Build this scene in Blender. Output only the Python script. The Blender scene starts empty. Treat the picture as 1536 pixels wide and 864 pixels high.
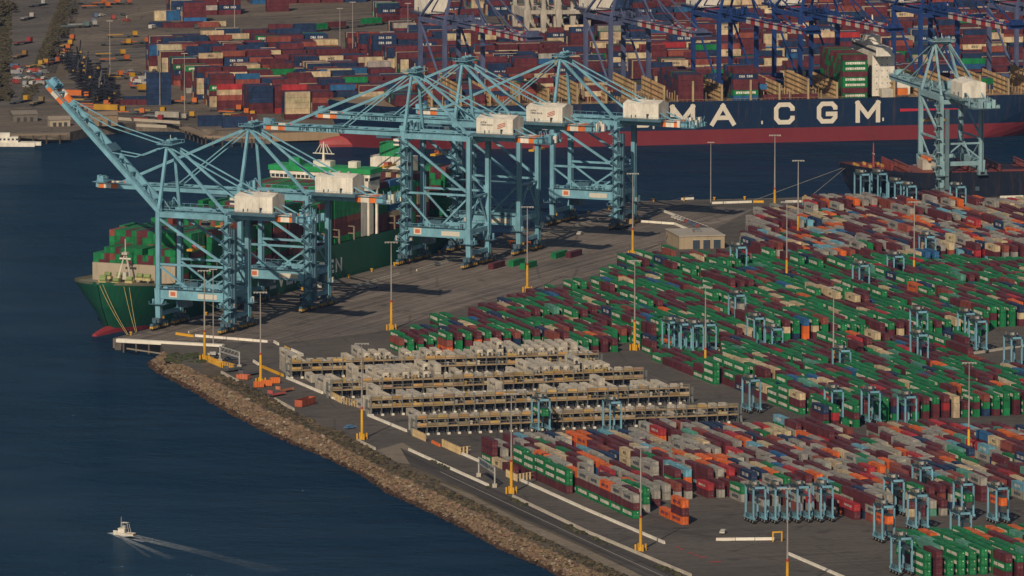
import bpy, math, random
import numpy as np
from mathutils import Vector, Matrix
from mathutils.bvhtree import BVHTree
from mathutils.geometry import tessellate_polygon
random.seed(7)
R = random.random
sc = bpy.context.scene
COL = sc.collection
# ------------------------------------------------------------------ camera model (pixel of the 1536x864 photo <-> ground)
FPX = 13650.; PITCH = math.radians(7.23); HC = 477.; Y0 = 3600.
cp, sp = math.cos(PITCH), math.sin(PITCH)
def G(px, py, z=0.):
    dx = (px-768)/FPX; dy = (432-py)/FPX
    d = (dx, cp+dy*sp, -sp+dy*cp); t = (z-HC)/d[2]
    return Vector((d[0]*t, d[1]*t-Y0, z))
def PX(v):
    y = v[1]+Y0; z = v[2]-HC
    w = y*cp-z*sp; u = y*sp+z*cp
    return 768+FPX*v[0]/w, 432-FPX*u/w
def azd(a):
    a = math.radians(a); return Vector((math.sin(a), math.cos(a), 0))
UP = Vector((0, 0, 1))
# ------------------------------------------------------------------ colours (linear)
def s2l(r, g, b):
    f = lambda c: (c/255/12.92) if c/255 <= .04045 else ((c/255+.055)/1.055)**2.4
    return (f(r), f(g), f(b))
CRANE = (.19, .405, .50); CRANE_D = (.07, .15, .20)
WHITE = (.80, .74, .63); DARK = (.025, .028, .032); YEL = (.72, .38, .03); ORG = (.78, .20, .045); CONC = (.55, .49, .40)
GREEN = (.010, .19, .06); MAROON = (.125, .028, .036); GREY = (.36, .335, .29); ORANGE = (.74, .15, .03)
NAVY = (.018, .04, .10); BLUE = (.03, .13, .30); LBLUE = (.16, .40, .50); CREAM = (.60, .47, .29); RED = (.42, .035, .04); BRICK = (.27, .07, .05)
TEAL = (.10, .30, .22); DGREEN = (.01, .12, .06)
# ------------------------------------------------------------------ materials
def newmat(name):
    m = bpy.data.materials.new(name); m.use_nodes = True
    nt = m.node_tree; b = nt.nodes['Principled BSDF']; return m, nt, b
def N(nt, t, **kw):
    n = nt.nodes.new(t)
    for k, v in kw.items(): setattr(n, k, v)
    return n
def paint(name, rough=.55, dirt=.35, scale=.35, spec=.3, corr=False, metal=0., streak=0.):
    m, nt, b = newmat(name); L = nt.links.new
    at = N(nt, 'ShaderNodeAttribute', attribute_name='Col')
    geo = N(nt, 'ShaderNodeNewGeometry')
    no = N(nt, 'ShaderNodeTexNoise'); no.inputs['Scale'].default_value = scale; no.inputs['Detail'].default_value = 6; no.inputs['Roughness'].default_value = .65
    mp = N(nt, 'ShaderNodeMapping'); mp.inputs['Scale'].default_value = (1, 1, .45)
    L(geo.outputs['Position'], mp.inputs[0]); L(mp.outputs[0], no.inputs['Vector'])
    mr = N(nt, 'ShaderNodeMapRange'); mr.inputs[1].default_value = .3; mr.inputs[2].default_value = .7
    mr.inputs[3].default_value = 1-dirt; mr.inputs[4].default_value = 1+dirt*.45
    L(no.outputs['Fac'], mr.inputs[0])
    mx = N(nt, 'ShaderNodeMix', data_type='RGBA', blend_type='MULTIPLY'); mx.inputs[0].default_value = 1
    cb = N(nt, 'ShaderNodeCombineColor')
    for i in range(3): L(mr.outputs[0], cb.inputs[i])
    L(at.outputs['Color'], mx.inputs[6]); L(cb.outputs[0], mx.inputs[7])
    # pale dust in patches
    n2 = N(nt, 'ShaderNodeTexNoise'); n2.inputs['Scale'].default_value = scale*3.1; n2.inputs['Detail'].default_value = 4
    L(geo.outputs['Position'], n2.inputs['Vector'])
    r2 = N(nt, 'ShaderNodeMapRange'); r2.inputs[1].default_value = .52; r2.inputs[2].default_value = .78; r2.inputs[3].default_value = 0; r2.inputs[4].default_value = dirt*.45
    L(n2.outputs['Fac'], r2.inputs[0])
    m2 = N(nt, 'ShaderNodeMix', data_type='RGBA'); m2.inputs[7].default_value = (.16, .13, .10, 1)
    L(r2.outputs[0], m2.inputs[0]); L(mx.outputs[2], m2.inputs[6])
    fin = m2.outputs[2]
    if streak:
        mp3 = N(nt, 'ShaderNodeMapping'); mp3.inputs['Scale'].default_value = (1, 1, .07); L(geo.outputs['Position'], mp3.inputs[0])
        n5 = N(nt, 'ShaderNodeTexNoise'); n5.inputs['Scale'].default_value = .55; n5.inputs['Detail'].default_value = 5; n5.inputs['Roughness'].default_value = .7; L(mp3.outputs[0], n5.inputs['Vector'])
        r5 = N(nt, 'ShaderNodeMapRange'); r5.inputs[1].default_value = .54; r5.inputs[2].default_value = .74; r5.inputs[3].default_value = 0; r5.inputs[4].default_value = streak; L(n5.outputs['Fac'], r5.inputs[0])
        m5 = N(nt, 'ShaderNodeMix', data_type='RGBA'); m5.inputs[7].default_value = (.11, .06, .035, 1); L(r5.outputs[0], m5.inputs[0]); L(fin, m5.inputs[6]); fin = m5.outputs[2]
    L(fin, b.inputs['Base Color'])
    b.inputs['Roughness'].default_value = rough; b.inputs['Specular IOR Level'].default_value = spec; b.inputs['Metallic'].default_value = metal
    if corr:
        wv = N(nt, 'ShaderNodeTexNoise'); wv.inputs['Scale'].default_value = 2.2; L(geo.outputs['Position'], wv.inputs['Vector'])
        bp = N(nt, 'ShaderNodeBump'); bp.inputs['Strength'].default_value = .35; bp.inputs['Distance'].default_value = .12
        L(wv.outputs['Fac'], bp.inputs['Height']); L(bp.outputs[0], b.inputs['Normal'])
    return m
M_PAINT = paint('steel_paint', .5, .34, .22, .3, streak=.22)
M_CONT = paint('container_paint', .6, .5, .42, .22, corr=True)
M_HULL = paint('hull_paint', .5, .14, .10, .3, streak=.45)
M_ROCK = paint('rock', .9, .6, 1.0, .1)
M_VEG = paint('vegetation', .9, .5, 1.0, .05)
M_TEXT = paint('lettering_paint', .6, .12, .6, .2)

def ground_mat(name, base, dark, streak_az=None, stain=.5, s0=.62, s1=1.32):
    m, nt, b = newmat(name); L = nt.links.new
    geo = N(nt, 'ShaderNodeNewGeometry')
    def noise(sc_, det, ro=.6, vec=None):
        n = N(nt, 'ShaderNodeTexNoise'); n.inputs['Scale'].default_value = sc_; n.inputs['Detail'].default_value = det; n.inputs['Roughness'].default_value = ro
        L(vec if vec else geo.outputs['Position'], n.inputs['Vector']); return n.outputs['Fac']
    def rng(f, a, b_, c, d):
        r = N(nt, 'ShaderNodeMapRange'); r.inputs[1].default_value = a; r.inputs[2].default_value = b_; r.inputs[3].default_value = c; r.inputs[4].default_value = d
        L(f, r.inputs[0]); return r.outputs[0]
    mx = N(nt, 'ShaderNodeMix', data_type='RGBA'); mx.inputs[6].default_value = (*base, 1); mx.inputs[7].default_value = (*dark, 1)
    L(rng(noise(.012, 6), .38, .62, 0, 1), mx.inputs[0]); out = mx.outputs[2]
    m2 = N(nt, 'ShaderNodeMix', data_type='RGBA', blend_type='MULTIPLY'); m2.inputs[0].default_value = 1
    f = rng(noise(.35, 8, .7), .3, .7, 1-.45*stain, 1+.3*stain)
    cb = N(nt, 'ShaderNodeCombineColor'); [L(f, cb.inputs[i]) for i in range(3)]
    L(out, m2.inputs[6]); L(cb.outputs[0], m2.inputs[7]); out = m2.outputs[2]
    if streak_az is not None:
        mp = N(nt, 'ShaderNodeMapping', vector_type='POINT'); mp.inputs['Rotation'].default_value = (0, 0, math.radians(streak_az))
        L(geo.outputs['Position'], mp.inputs[0])
        mp2 = N(nt, 'ShaderNodeMapping'); mp2.inputs['Scale'].default_value = (.45, .006, .1); L(mp.outputs[0], mp2.inputs[0])
        f = rng(noise(1., 4, .6, mp2.outputs[0]), .35, .65, s0, s1)
        cb = N(nt, 'ShaderNodeCombineColor'); [L(f, cb.inputs[i]) for i in range(3)]
        m3 = N(nt, 'ShaderNodeMix', data_type='RGBA', blend_type='MULTIPLY'); m3.inputs[0].default_value = 1
        L(out, m3.inputs[6]); L(cb.outputs[0], m3.inputs[7]); out = m3.outputs[2]
    # oil spots and tar-sealed cracks
    f1 = rng(noise(.10, 3, .5), .60, .70, 0, .45); f2 = rng(noise(.9, 3, .5), .62, .72, 0, .4)
    ad = N(nt, 'ShaderNodeMath', operation='ADD', use_clamp=True); L(f1, ad.inputs[0]); L(f2, ad.inputs[1])
    vo = N(nt, 'ShaderNodeTexVoronoi', feature='DISTANCE_TO_EDGE'); vo.inputs['Scale'].default_value = .035; L(geo.outputs['Position'], vo.inputs['Vector'])
    cr_ = rng(vo.outputs['Distance'], 0, .02, .4, 0); ad2 = N(nt, 'ShaderNodeMath', operation='ADD', use_clamp=True); L(ad.outputs[0], ad2.inputs[0]); L(cr_, ad2.inputs[1])
    m4 = N(nt, 'ShaderNodeMix', data_type='RGBA'); m4.inputs[7].default_value = (.03, .028, .027, 1); L(ad2.outputs[0], m4.inputs[0]); L(out, m4.inputs[6]); out = m4.outputs[2]
    L(out, b.inputs['Base Color']); b.inputs['Roughness'].default_value = .9; b.inputs['Specular IOR Level'].default_value = .2
    return m
M_ASPH = ground_mat('yard_asphalt', (.125, .108, .094), (.092, .082, .073), -17.5-90+180, .5, .86, 1.12)
M_APRON = ground_mat('apron_asphalt', (.215, .178, .15), (.14, .12, .105), 24.5, .45)
M_ROAD = ground_mat('road_asphalt', (.085, .074, .066), (.062, .056, .052), -18, .3)
M_DIRT = ground_mat('dry_dirt', (.16, .125, .088), (.085, .072, .05), None, .9)
M_SAND = ground_mat('gravel_track', (.25, .205, .155), (.19, .155, .12), None, .5)
M_FARG = ground_mat('far_ground', (.20, .162, .125), (.13, .108, .088), 60, .6)
M_FASPH = ground_mat('far_asphalt', (.155, .135, .115), (.115, .10, .088), 60, .5)

def water_mat():
    m, nt, b = newmat('harbour_water'); L = nt.links.new; nt.nodes.remove(b)
    out = nt.nodes['Material Output']
    di = N(nt, 'ShaderNodeBsdfDiffuse'); di.inputs['Color'].default_value = (.009, .036, .078, 1)
    gl = N(nt, 'ShaderNodeBsdfGlossy'); gl.inputs['Color'].default_value = (.60, .80, 1, 1); gl.inputs['Roughness'].default_value = .13
    mx = N(nt, 'ShaderNodeMixShader'); L(di.outputs[0], mx.inputs[1]); L(gl.outputs[0], mx.inputs[2]); L(mx.outputs[0], out.inputs['Surface'])
    geo = N(nt, 'ShaderNodeNewGeometry')
    mp = N(nt, 'ShaderNodeMapping'); mp.inputs['Rotation'].default_value = (0, 0, math.radians(20)); mp.inputs['Scale'].default_value = (.8, 1.3, 1)
    L(geo.outputs['Position'], mp.inputs[0])
    def noise(s, d):
        n = N(nt, 'ShaderNodeTexNoise'); n.inputs['Scale'].default_value = s; n.inputs['Detail'].default_value = d; n.inputs['Roughness'].default_value = .62
        L(mp.outputs[0], n.inputs['Vector']); return n.outputs['Fac']
    a = N(nt, 'ShaderNodeMath', operation='ADD'); mu = N(nt, 'ShaderNodeMath', operation='MULTIPLY'); mu.inputs[1].default_value = 2.4
    L(noise(.05, 5), mu.inputs[0]); L(mu.outputs[0], a.inputs[0]); L(noise(.30, 6), a.inputs[1])
    bp = N(nt, 'ShaderNodeBump'); bp.inputs['Strength'].default_value = 1.; bp.inputs['Distance'].default_value = 2.6
    L(a.outputs[0], bp.inputs['Height']); L(bp.outputs[0], di.inputs['Normal']); L(bp.outputs[0], gl.inputs['Normal'])
    n3 = N(nt, 'ShaderNodeTexNoise'); n3.inputs['Scale'].default_value = .007; n3.inputs['Detail'].default_value = 6; n3.inputs['Roughness'].default_value = .65; L(mp.outputs[0], n3.inputs['Vector'])
    r = N(nt, 'ShaderNodeMapRange'); r.inputs[1].default_value = .35; r.inputs[2].default_value = .65; r.inputs[3].default_value = .07; r.inputs[4].default_value = .20
    L(n3.outputs['Fac'], r.inputs[0]); L(r.outputs[0], mx.inputs[0])
    cr = N(nt, 'ShaderNodeMix', data_type='RGBA'); cr.inputs[6].default_value = (.006, .030, .068, 1); cr.inputs[7].default_value = (.012, .036, .066, 1)
    n4 = N(nt, 'ShaderNodeTexNoise'); n4.inputs['Scale'].default_value = .02; n4.inputs['Detail'].default_value = 7; n4.inputs['Roughness'].default_value = .7; L(mp.outputs[0], n4.inputs['Vector'])
    r4 = N(nt, 'ShaderNodeMapRange'); r4.inputs[1].default_value = .35; r4.inputs[2].default_value = .65; L(n4.outputs['Fac'], r4.inputs[0]); L(r4.outputs[0], cr.inputs[0]); L(cr.outputs[2], di.inputs['Color'])
    return m
M_WATER = water_mat()
def foam_mat():
    m, nt, b = newmat('wake_foam'); L = nt.links.new
    b.inputs['Base Color'].default_value = (.42, .46, .48, 1); b.inputs['Roughness'].default_value = .8
    geo = N(nt, 'ShaderNodeNewGeometry'); at = N(nt, 'ShaderNodeAttribute', attribute_name='Col')
    n = N(nt, 'ShaderNodeTexNoise'); n.inputs['Scale'].default_value = .5; n.inputs['Detail'].default_value = 6; n.inputs['Roughness'].default_value = .75; L(geo.outputs['Position'], n.inputs['Vector'])
    sx = N(nt, 'ShaderNodeSeparateColor'); L(at.outputs['Color'], sx.inputs[0])
    mu = N(nt, 'ShaderNodeMath', operation='MULTIPLY_ADD'); mu.inputs[1].default_value = 1.5; mu.inputs[2].default_value = -.95
    L(n.outputs['Fac'], mu.inputs[0]); ad = N(nt, 'ShaderNodeMath', operation='ADD', use_clamp=True); L(mu.outputs[0], ad.inputs[0]); L(sx.outputs[0], ad.inputs[1])
    m2 = N(nt, 'ShaderNodeMath', operation='MULTIPLY'); L(ad.outputs[0], m2.inputs[0]); L(sx.outputs[0], m2.inputs[1]); L(m2.outputs[0], b.inputs['Alpha'])
    return m
M_FOAM = foam_mat()

# ------------------------------------------------------------------ mesh builder
class MB:
    def __init__(s): s.v = []; s.f = []; s.c = []
    def face(s, pts, c):
        i = len(s.v); s.v.extend([tuple(p) for p in pts]); s.f.append(tuple(range(i, i+len(pts)))); s.c.append(c)
    def obox(s, o, ax, ay, az_, c, ctop=None):
        o = Vector(o); ax = Vector(ax); ay = Vector(ay); az_ = Vector(az_)
        i = len(s.v)
        for k in range(8):
            s.v.append(tuple(o + (ax if k & 1 else ax*0) + (ay if k & 2 else ay*0) + (az_ if k & 4 else az_*0)))
        for q in ((0, 2, 3, 1), (4, 5, 7, 6), (0, 1, 5, 4), (2, 6, 7, 3), (0, 4, 6, 2), (1, 3, 7, 5)):
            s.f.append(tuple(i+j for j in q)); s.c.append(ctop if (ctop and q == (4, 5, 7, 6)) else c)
    def box(s, x0, x1, y0, y1, z0, z1, c, ctop=None):
        s.obox((x0, y0, z0), (x1-x0, 0, 0), (0, y1-y0, 0), (0, 0, z1-z0), c, ctop)
    def beam(s, a, b, w, h, c, w2=None, h2=None):
        a = Vector(a); b = Vector(b); d = (b-a)
        if d.length < 1e-6: return
        d.normalize(); side = d.cross(UP)
        if side.length < 1e-3: side = Vector((0, 1, 0)) 
        side.normalize(); up = side.cross(d).normalized()
        w2 = w if w2 is None else w2; h2 = h if h2 is None else h2
        i = len(s.v)
        for p, ww, hh in ((a, w, h), (b, w2, h2)):
            for sx, sy in ((-1, -1), (1, -1), (1, 1), (-1, 1)):
                s.v.append(tuple(p + side*(sx*ww/2) + up*(sy*hh/2)))
        for q in ((0, 3, 2, 1), (4, 5, 6, 7), (0, 1, 5, 4), (1, 2, 6, 5), (2, 3, 7, 6), (3, 0, 4, 7)):
            s.f.append(tuple(i+j for j in q)); s.c.append(c)
    def cyl(s, a, b, r, c, n=10, r2=None, caps=True):
        a = Vector(a); b = Vector(b); d = (b-a).normalized()
        t = Vector((1, 0, 0)) if abs(d.x) < .9 else Vector((0, 1, 0))
        u = d.cross(t).normalized(); w = d.cross(u); r2 = r if r2 is None else r2
        i = len(s.v)
        for p, rr in ((a, r), (b, r2)):
            for k in range(n):
                an = 2*math.pi*k/n; s.v.append(tuple(p+u*(rr*math.cos(an))+w*(rr*math.sin(an))))
        for k in range(n):
            s.f.append((i+k, i+(k+1) % n, i+n+(k+1) % n, i+n+k)); s.c.append(c)
        if caps:
            s.f.append(tuple(i+n-1-k for k in range(n))); s.c.append(c)
            s.f.append(tuple(i+n+k for k in range(n))); s.c.append(c)
    def poly(s, pts, c, z=None):
        pts = [Vector((p[0], p[1], p[2] if z is None else z)) for p in pts]
        i = len(s.v); s.v.extend([tuple(p) for p in pts])
        for t in tessellate_polygon([pts]):
            a, b_, c_ = [pts[k] for k in t]
            if (b_-a).cross(c_-a).z < 0: t = t[::-1]
            s.f.append(tuple(i+k for k in t)); s.c.append(c)
    def slab(s, pts, z0, z1, c, cs=None):
        s.poly(pts, c, z1); n = len(pts)
        for k in range(n):
            p, q = pts[k], pts[(k+1) % n]
            s.face([(p[0], p[1], z0), (q[0], q[1], z0), (q[0], q[1], z1), (p[0], p[1], z1)], cs or c)
    def blob(s, c0, r, c, seed=0, sq=.7):
        rnd = random.Random(seed)
        t = (1+5**.5)/2
        vs = [(-1, t, 0), (1, t, 0), (-1, -t, 0), (1, -t, 0), (0, -1, t), (0, 1, t), (0, -1, -t), (0, 1, -t), (t, 0, -1), (t, 0, 1), (-t, 0, -1), (-t, 0, 1)]
        fs = [(0, 11, 5), (0, 5, 1), (0, 1, 7), (0, 7, 10), (0, 10, 11), (1, 5, 9), (5, 11, 4), (11, 10, 2), (10, 7, 6), (7, 1, 8), (3, 9, 4), (3, 4, 2), (3, 2, 6), (3, 6, 8), (3, 8, 9), (4, 9, 5), (2, 4, 11), (6, 2, 10), (8, 6, 7), (9, 8, 1)]
        i = len(s.v); an = rnd.random()*6.3; ca, sa = math.cos(an), math.sin(an)
        ex = .7+rnd.random()*.7
        for x, y, z in vs:
            k = r*(.35+.28*rnd.random()); x *= k*ex; y *= k; z *= k*sq
            s.v.append((c0[0]+x*ca-y*sa, c0[1]+x*sa+y*ca, c0[2]+z))
        for q in fs: s.f.append(tuple(i+j for j in q)); s.c.append(c)
    def xform(s, M, start=0):
        for k in range(start, len(s.v)): s.v[k] = tuple(M @ Vector(s.v[k]))
    def mesh(s, name, mat):
        me = bpy.data.meshes.new(name)
        nv = len(s.v); me.vertices.add(nv); me.vertices.foreach_set('co', np.array(s.v, dtype=np.float32).ravel())
        cnt = np.array([len(f) for f in s.f], dtype=np.int32); me.loops.add(int(cnt.sum())); me.polygons.add(len(s.f))
        me.loops.foreach_set('vertex_index', np.fromiter((i for f in s.f for i in f), dtype=np.int32))
        st = np.zeros(len(cnt), dtype=np.int32); st[1:] = np.cumsum(cnt)[:-1]
        me.polygons.foreach_set('loop_start', st); me.polygons.foreach_set('loop_total', cnt)
        me.update(calc_edges=True)
        at = me.color_attributes.new('Col', 'FLOAT_COLOR', 'CORNER')
        cc = np.ones((len(s.c), 4), dtype=np.float32); cc[:, :3] = np.array([c[:3] for c in s.c], dtype=np.float32)
        at.data.foreach_set('color', np.repeat(cc, cnt, axis=0).ravel())
        me.materials.append(mat); me.validate(); me.shade_flat(); return me
    def build(s, name, mat=None, parent=None, loc=None):
        o = bpy.data.objects.new(name, s.mesh(name, mat or M_PAINT)); COL.objects.link(o)
        if parent: o.parent = parent
        if loc is not None: o.location = loc
        return o
def tag(o, label=None, cat=None, group=None, kind=None):
    if label: o['label'] = label
    if cat: o['category'] = cat
    if group: o['group'] = group
    if kind: o['kind'] = kind
    return o
def empty(name, loc, az=0., label=None, cat=None, group=None):
    o = bpy.data.objects.new(name, None); COL.objects.link(o); o.location = loc; o.rotation_euler = (0, 0, az)
    o.empty_display_size = .5
    return tag(o, label, cat, group)
def copy_tree(o, parent=None):
    c = o.copy(); COL.objects.link(c); c.parent = parent
    for ch in o.children: copy_tree(ch, c)
    return c
def jit(c, a=.12):
    k = 1+(R()*2-1)*a; return tuple(min(1, x*k*(1+(R()-.5)*a*.5)) for x in c)
ORD = ['first', 'second', 'third', 'fourth', 'fifth', 'sixth', 'seventh', 'eighth', 'ninth', 'tenth', 'eleventh', 'twelfth', 'thirteenth', 'fourteenth', 'fifteenth', 'sixteenth', 'seventeenth', 'eighteenth', 'nineteenth', 'twentieth']
TENS = {2: 'twenty', 3: 'thirty', 4: 'forty', 5: 'fifty', 6: 'sixty', 7: 'seventy', 8: 'eighty'}
def nth(n):
    if n <= 20: return ORD[n-1]
    t, u = divmod(n, 10)
    if u == 0: return TENS[t][:-1]+'ieth'
    return TENS[t]+'-'+ORD[u-1]

# ------------------------------------------------------------------ stroke lettering
_c = .22
FONT = {
 'A': [[(0, 0), (.5, 1), (1, 0)], [(.2, .33), (.8, .33)]], 'B': [[(0, 0), (0, 1), (.8, 1), (1, .85), (1, .62), (.8, .52), (0, .52)], [(.8, .52), (1, .4), (1, .15), (.8, 0), (0, 0)]],
 'C': [[(1, .77), (1, 1-_c+.03), (.8, 1), (.2, 1), (0, 1-_c), (0, _c), (.2, 0), (.8, 0), (1, _c-.03), (1, .23)]],
 'D': [[(0, 0), (0, 1), (.7, 1), (1, .75), (1, .25), (.7, 0), (0, 0)]], 'E': [[(1, 1), (0, 1), (0, 0), (1, 0)], [(0, .5), (.85, .5)]],
 'F': [[(1, 1), (0, 1), (0, 0)], [(0, .5), (.8, .5)]],
 'G': [[(1, .78), (1, 1-_c+.03), (.8, 1), (.2, 1), (0, 1-_c), (0, _c), (.2, 0), (.8, 0), (1, _c), (1, .42), (.55, .42)]],
 'H': [[(0, 0), (0, 1)], [(1, 0), (1, 1)], [(0, .5), (1, .5)]], 'I': [[(.5, 0), (.5, 1)]], 'J': [[(1, 1), (1, .2), (.8, 0), (.2, 0), (0, .2)]],
 'K': [[(0, 0), (0, 1)], [(1, 1), (.05, .5), (1, 0)]], 'L': [[(0, 1), (0, 0), (1, 0)]], 'M': [[(0, 0), (0, 1), (.5, .25), (1, 1), (1, 0)]],
 'N': [[(0, 0), (0, 1), (1, 0), (1, 1)]], 'O': [[(.2, 0), (0, _c), (0, 1-_c), (.2, 1), (.8, 1), (1, 1-_c), (1, _c), (.8, 0), (.2, 0)]],
 'P': [[(0, 0), (0, 1), (.8, 1), (1, .85), (1, .6), (.8, .48), (0, .48)]], 'R': [[(0, 0), (0, 1), (.8, 1), (1, .85), (1, .62), (.8, .5), (0, .5)], [(.5, .5), (1, 0)]],
 'S': [[(1, .85), (.8, 1), (.2, 1), (0, .82), (0, .65), (.2, .52), (.8, .48), (1, .35), (1, .18), (.8, 0), (.2, 0), (0, .15)]],
 'T': [[(0, 1), (1, 1)], [(.5, 1), (.5, 0)]], 'U': [[(0, 1), (0, _c), (.2, 0), (.8, 0), (1, _c), (1, 1)]], 'V': [[(0, 1), (.5, 0), (1, 1)]],
 'W': [[(0, 1), (.25, 0), (.5, .8), (.75, 0), (1, 1)]], 'X': [[(0, 0), (1, 1)], [(0, 1), (1, 0)]], 'Y': [[(0, 1), (.5, .5), (1, 1)], [(.5, .5), (.5, 0)]],
 'Z': [[(0, 1), (1, 1), (0, 0), (1, 0)]], '-': [[(.2, .5), (.8, .5)]], '0': [[(0, 0), (0, 1), (1, 1), (1, 0), (0, 0)]], '2': [[(0, 1), (1, 1), (1, .5), (0, .5), (0, 0), (1, 0)]],
 '3': [[(0, 1), (1, 1), (1, 0), (0, 0)], [(.3, .5), (1, .5)]], '7': [[(0, 1), (1, 1), (.4, 0)]], '1': [[(.5, 0), (.5, 1)]], '5': [[(1, 1), (0, 1), (0, .5), (1, .5), (1, 0), (0, 0)]], '*': [[(.1, .1), (.9, .9)], [(.9, .1), (.1, .9)], [(.5, 0), (.5, 1)]],
}
def text(mb, s, o, u, v, n, lw, lh, gap, th, c, sgn=1):
    """flat strokes: o = lower left, u right, v up, n outward (unit vectors)"""
    o = Vector(o); u = Vector(u); v = Vector(v); n = Vector(n); x = 0
    nn = u.cross(v); k = 0
    for ch in s:
        for pl in FONT.get(ch, []):
            pt = [Vector((x+a_*(lw-th)+th/2, b_*(lh-th)+th/2)) for a_, b_ in pl]
            for i in range(len(pt)-1):
                a, b = pt[i], pt[i+1]; d = (b-a).normalized()
                def ext_(j0, j1, j2):
                    if j2 < 0 or j2 >= len(pt): return .5 if (pl[0] != pl[-1]) else .3
                    e = (pt[j2]-pt[j1]).normalized(); f = (pt[j1]-pt[j0]).normalized(); cs = max(-1, min(1, e.dot(f)))
                    return min(.5, math.tan(math.acos(cs)/2)*.5)
                a2 = a-d*th*ext_(i+1, i, i-1); b2 = b+d*th*ext_(i, i+1, i+2); w = Vector((-d.y, d.x))*th*.5
                mb.face([o+u*p.x+v*p.y+n+nn*(.006*(k % 5)*sgn) for p in (a2-w, b2-w, b2+w, a2+w)], c); k += 1
        x += lw+gap if ch != ' ' else (lw+gap)*.8
    return x
def text_len(s, lw, gap): return sum(lw+gap if ch != ' ' else (lw+gap)*.8 for ch in s)-gap

# ------------------------------------------------------------------ world, sun, camera
HAZE = 1e-5
SUN_EL, SUN_AZ = math.radians(34), 196.      # the sun stands behind the camera, a little to the left
w = bpy.data.worlds.new("World"); sc.world = w; w.use_nodes = True
bg = w.node_tree.nodes['Background']; sky = w.node_tree.nodes.new('ShaderNodeTexSky')
sky.sky_type = 'NISHITA'; sky.sun_disc = False; sky.sun_elevation = SUN_EL; sky.sun_rotation = math.radians(SUN_AZ)
sky.air_density = 1.2; sky.dust_density = 1.5; sky.altitude = 400
w.node_tree.links.new(sky.outputs[0], bg.inputs[0]); bg.inputs[1].default_value = .05
sd = azd(SUN_AZ)*math.cos(SUN_EL)+UP*math.sin(SUN_EL)
sl = bpy.data.lights.new('sun', 'SUN'); sl.energy = 4.3; sl.angle = math.radians(.5); sl.color = (1, .85, .66)
so = bpy.data.objects.new('sun', sl); COL.objects.link(so); so.rotation_euler = sd.to_track_quat('Z', 'Y').to_euler()
cam = bpy.data.cameras.new('camera'); cam.sensor_width = 36; cam.lens = 36*FPX/1536; cam.clip_start = 10; cam.clip_end = 30000
co = bpy.data.objects.new('camera', cam); COL.objects.link(co); co.location = (0, -Y0, HC); co.rotation_euler = (math.pi/2-PITCH, 0, 0); sc.camera = co
vs = sc.view_settings; vs.view_transform = 'Standard'; vs.look = 'None'; vs.gamma = 1; vs.exposure = -.35
sc.cycles.max_bounces = 5; sc.cycles.diffuse_bounces = 2; sc.cycles.glossy_bounces = 2; sc.cycles.transparent_max_bounces = 6
sc.cycles.use_denoising = True

hz = bpy.data.materials.new('haze_air'); hz.use_nodes = True; nt_ = hz.node_tree; nt_.nodes.remove(nt_.nodes['Principled BSDF'])
pv_ = nt_.nodes.new('ShaderNodeVolumePrincipled'); pv_.inputs['Color'].default_value = (.30, .52, 1, 1); pv_.inputs['Density'].default_value = HAZE
nt_.links.new(pv_.outputs[0], nt_.nodes['Material Output'].inputs['Volume'])
hm = MB(); hm.box(-4200, 4200, -3900, 6100, -12, 560, (.5, .5, .5)); ho = hm.build('haze', hz); tag(ho, kind='stuff')
# ------------------------------------------------------------------ directions
QD = azd(24.48); WD = azd(24.48-90)          # along the west quay (away), waterward
LA = azd(162.5); LB = azd(72.5)              # container long axis (towards camera), across the rows
ND = azd(76); NW = azd(-14)                  # north quay
CA = G(172, 508)                             # dock corner
def q_pt(q, wv, z=0.): return CA+QD*q+WD*wv+UP*z
WZ = -4.5

# ------------------------------------------------------------------ water and land
mb = MB(); mb.face([(-4000, -3000, WZ), (4000, -3000, WZ), (4000, 6000, WZ), (-4000, 6000, WZ)], (0, 0, 0))
tag(mb.build('harbour_water', M_WATER), kind='structure')
RT = [(247, 529), (264, 541), (282, 551), (306, 564), (358, 590), (394, 613), (421, 625), (482, 653), (560, 697), (628, 728), (716, 770), (781, 806), (882, 852), (914, 867)]
WLn = [(222, 545), (236, 558), (262, 571), (300, 592), (350, 622), (400, 648), (450, 670), (480, 682), (542, 711), (584, 740), (649, 769), (701, 795), (753, 824), (818, 852), (844, 866)]
rt = [G(*p) for p in RT]; wl = [G(p[0], p[1], WZ) for p in WLn]
rt.append(rt[-1]+azd(163)*260); wl.append(wl[-1]+azd(163)*260)
B_ = G(953, 302.5); NE = B_+azd(79)*900
land = [CA, G(240, 512)+Vector((0, 0, 0))]+rt+[Vector((900, -1100, 0)), NE+Vector((200, -300, 0)), NE, B_]
mb = MB(); mb.slab(land, -9, 0, (.3, .27, .22)); o = mb.build('yard_ground', M_ASPH); tag(o, kind='structure')
ap_ = [CA+QD*1-WD*.2, CA+QD*14-WD*66, CA+QD*60-WD*86, CA+QD*300-WD*92, CA+QD*400-WD*80, CA+QD*512-WD*60, CA+QD*512-WD*.2]
APRON = ap_
# quay edge beam (lighter concrete strip along the berths)
def strip(name, a, b, w_, z, col, mat, kind='structure'):
    d = (b-a).normalized(); s_ = Vector((d.y, -d.x, 0))*w_; m = MB(); m.face([a+UP*z, b+UP*z, b-s_+UP*z, a-s_+UP*z], col)
    o = m.build(name, mat); tag(o, kind=kind); return o
def sheet(name, pts, z, mat, col=(.3, .3, .3), kind='structure', **kw):
    m = MB(); m.poly(pts, col, z); o = m.build(name, mat); tag(o, kind=kind, **kw); return o
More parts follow.
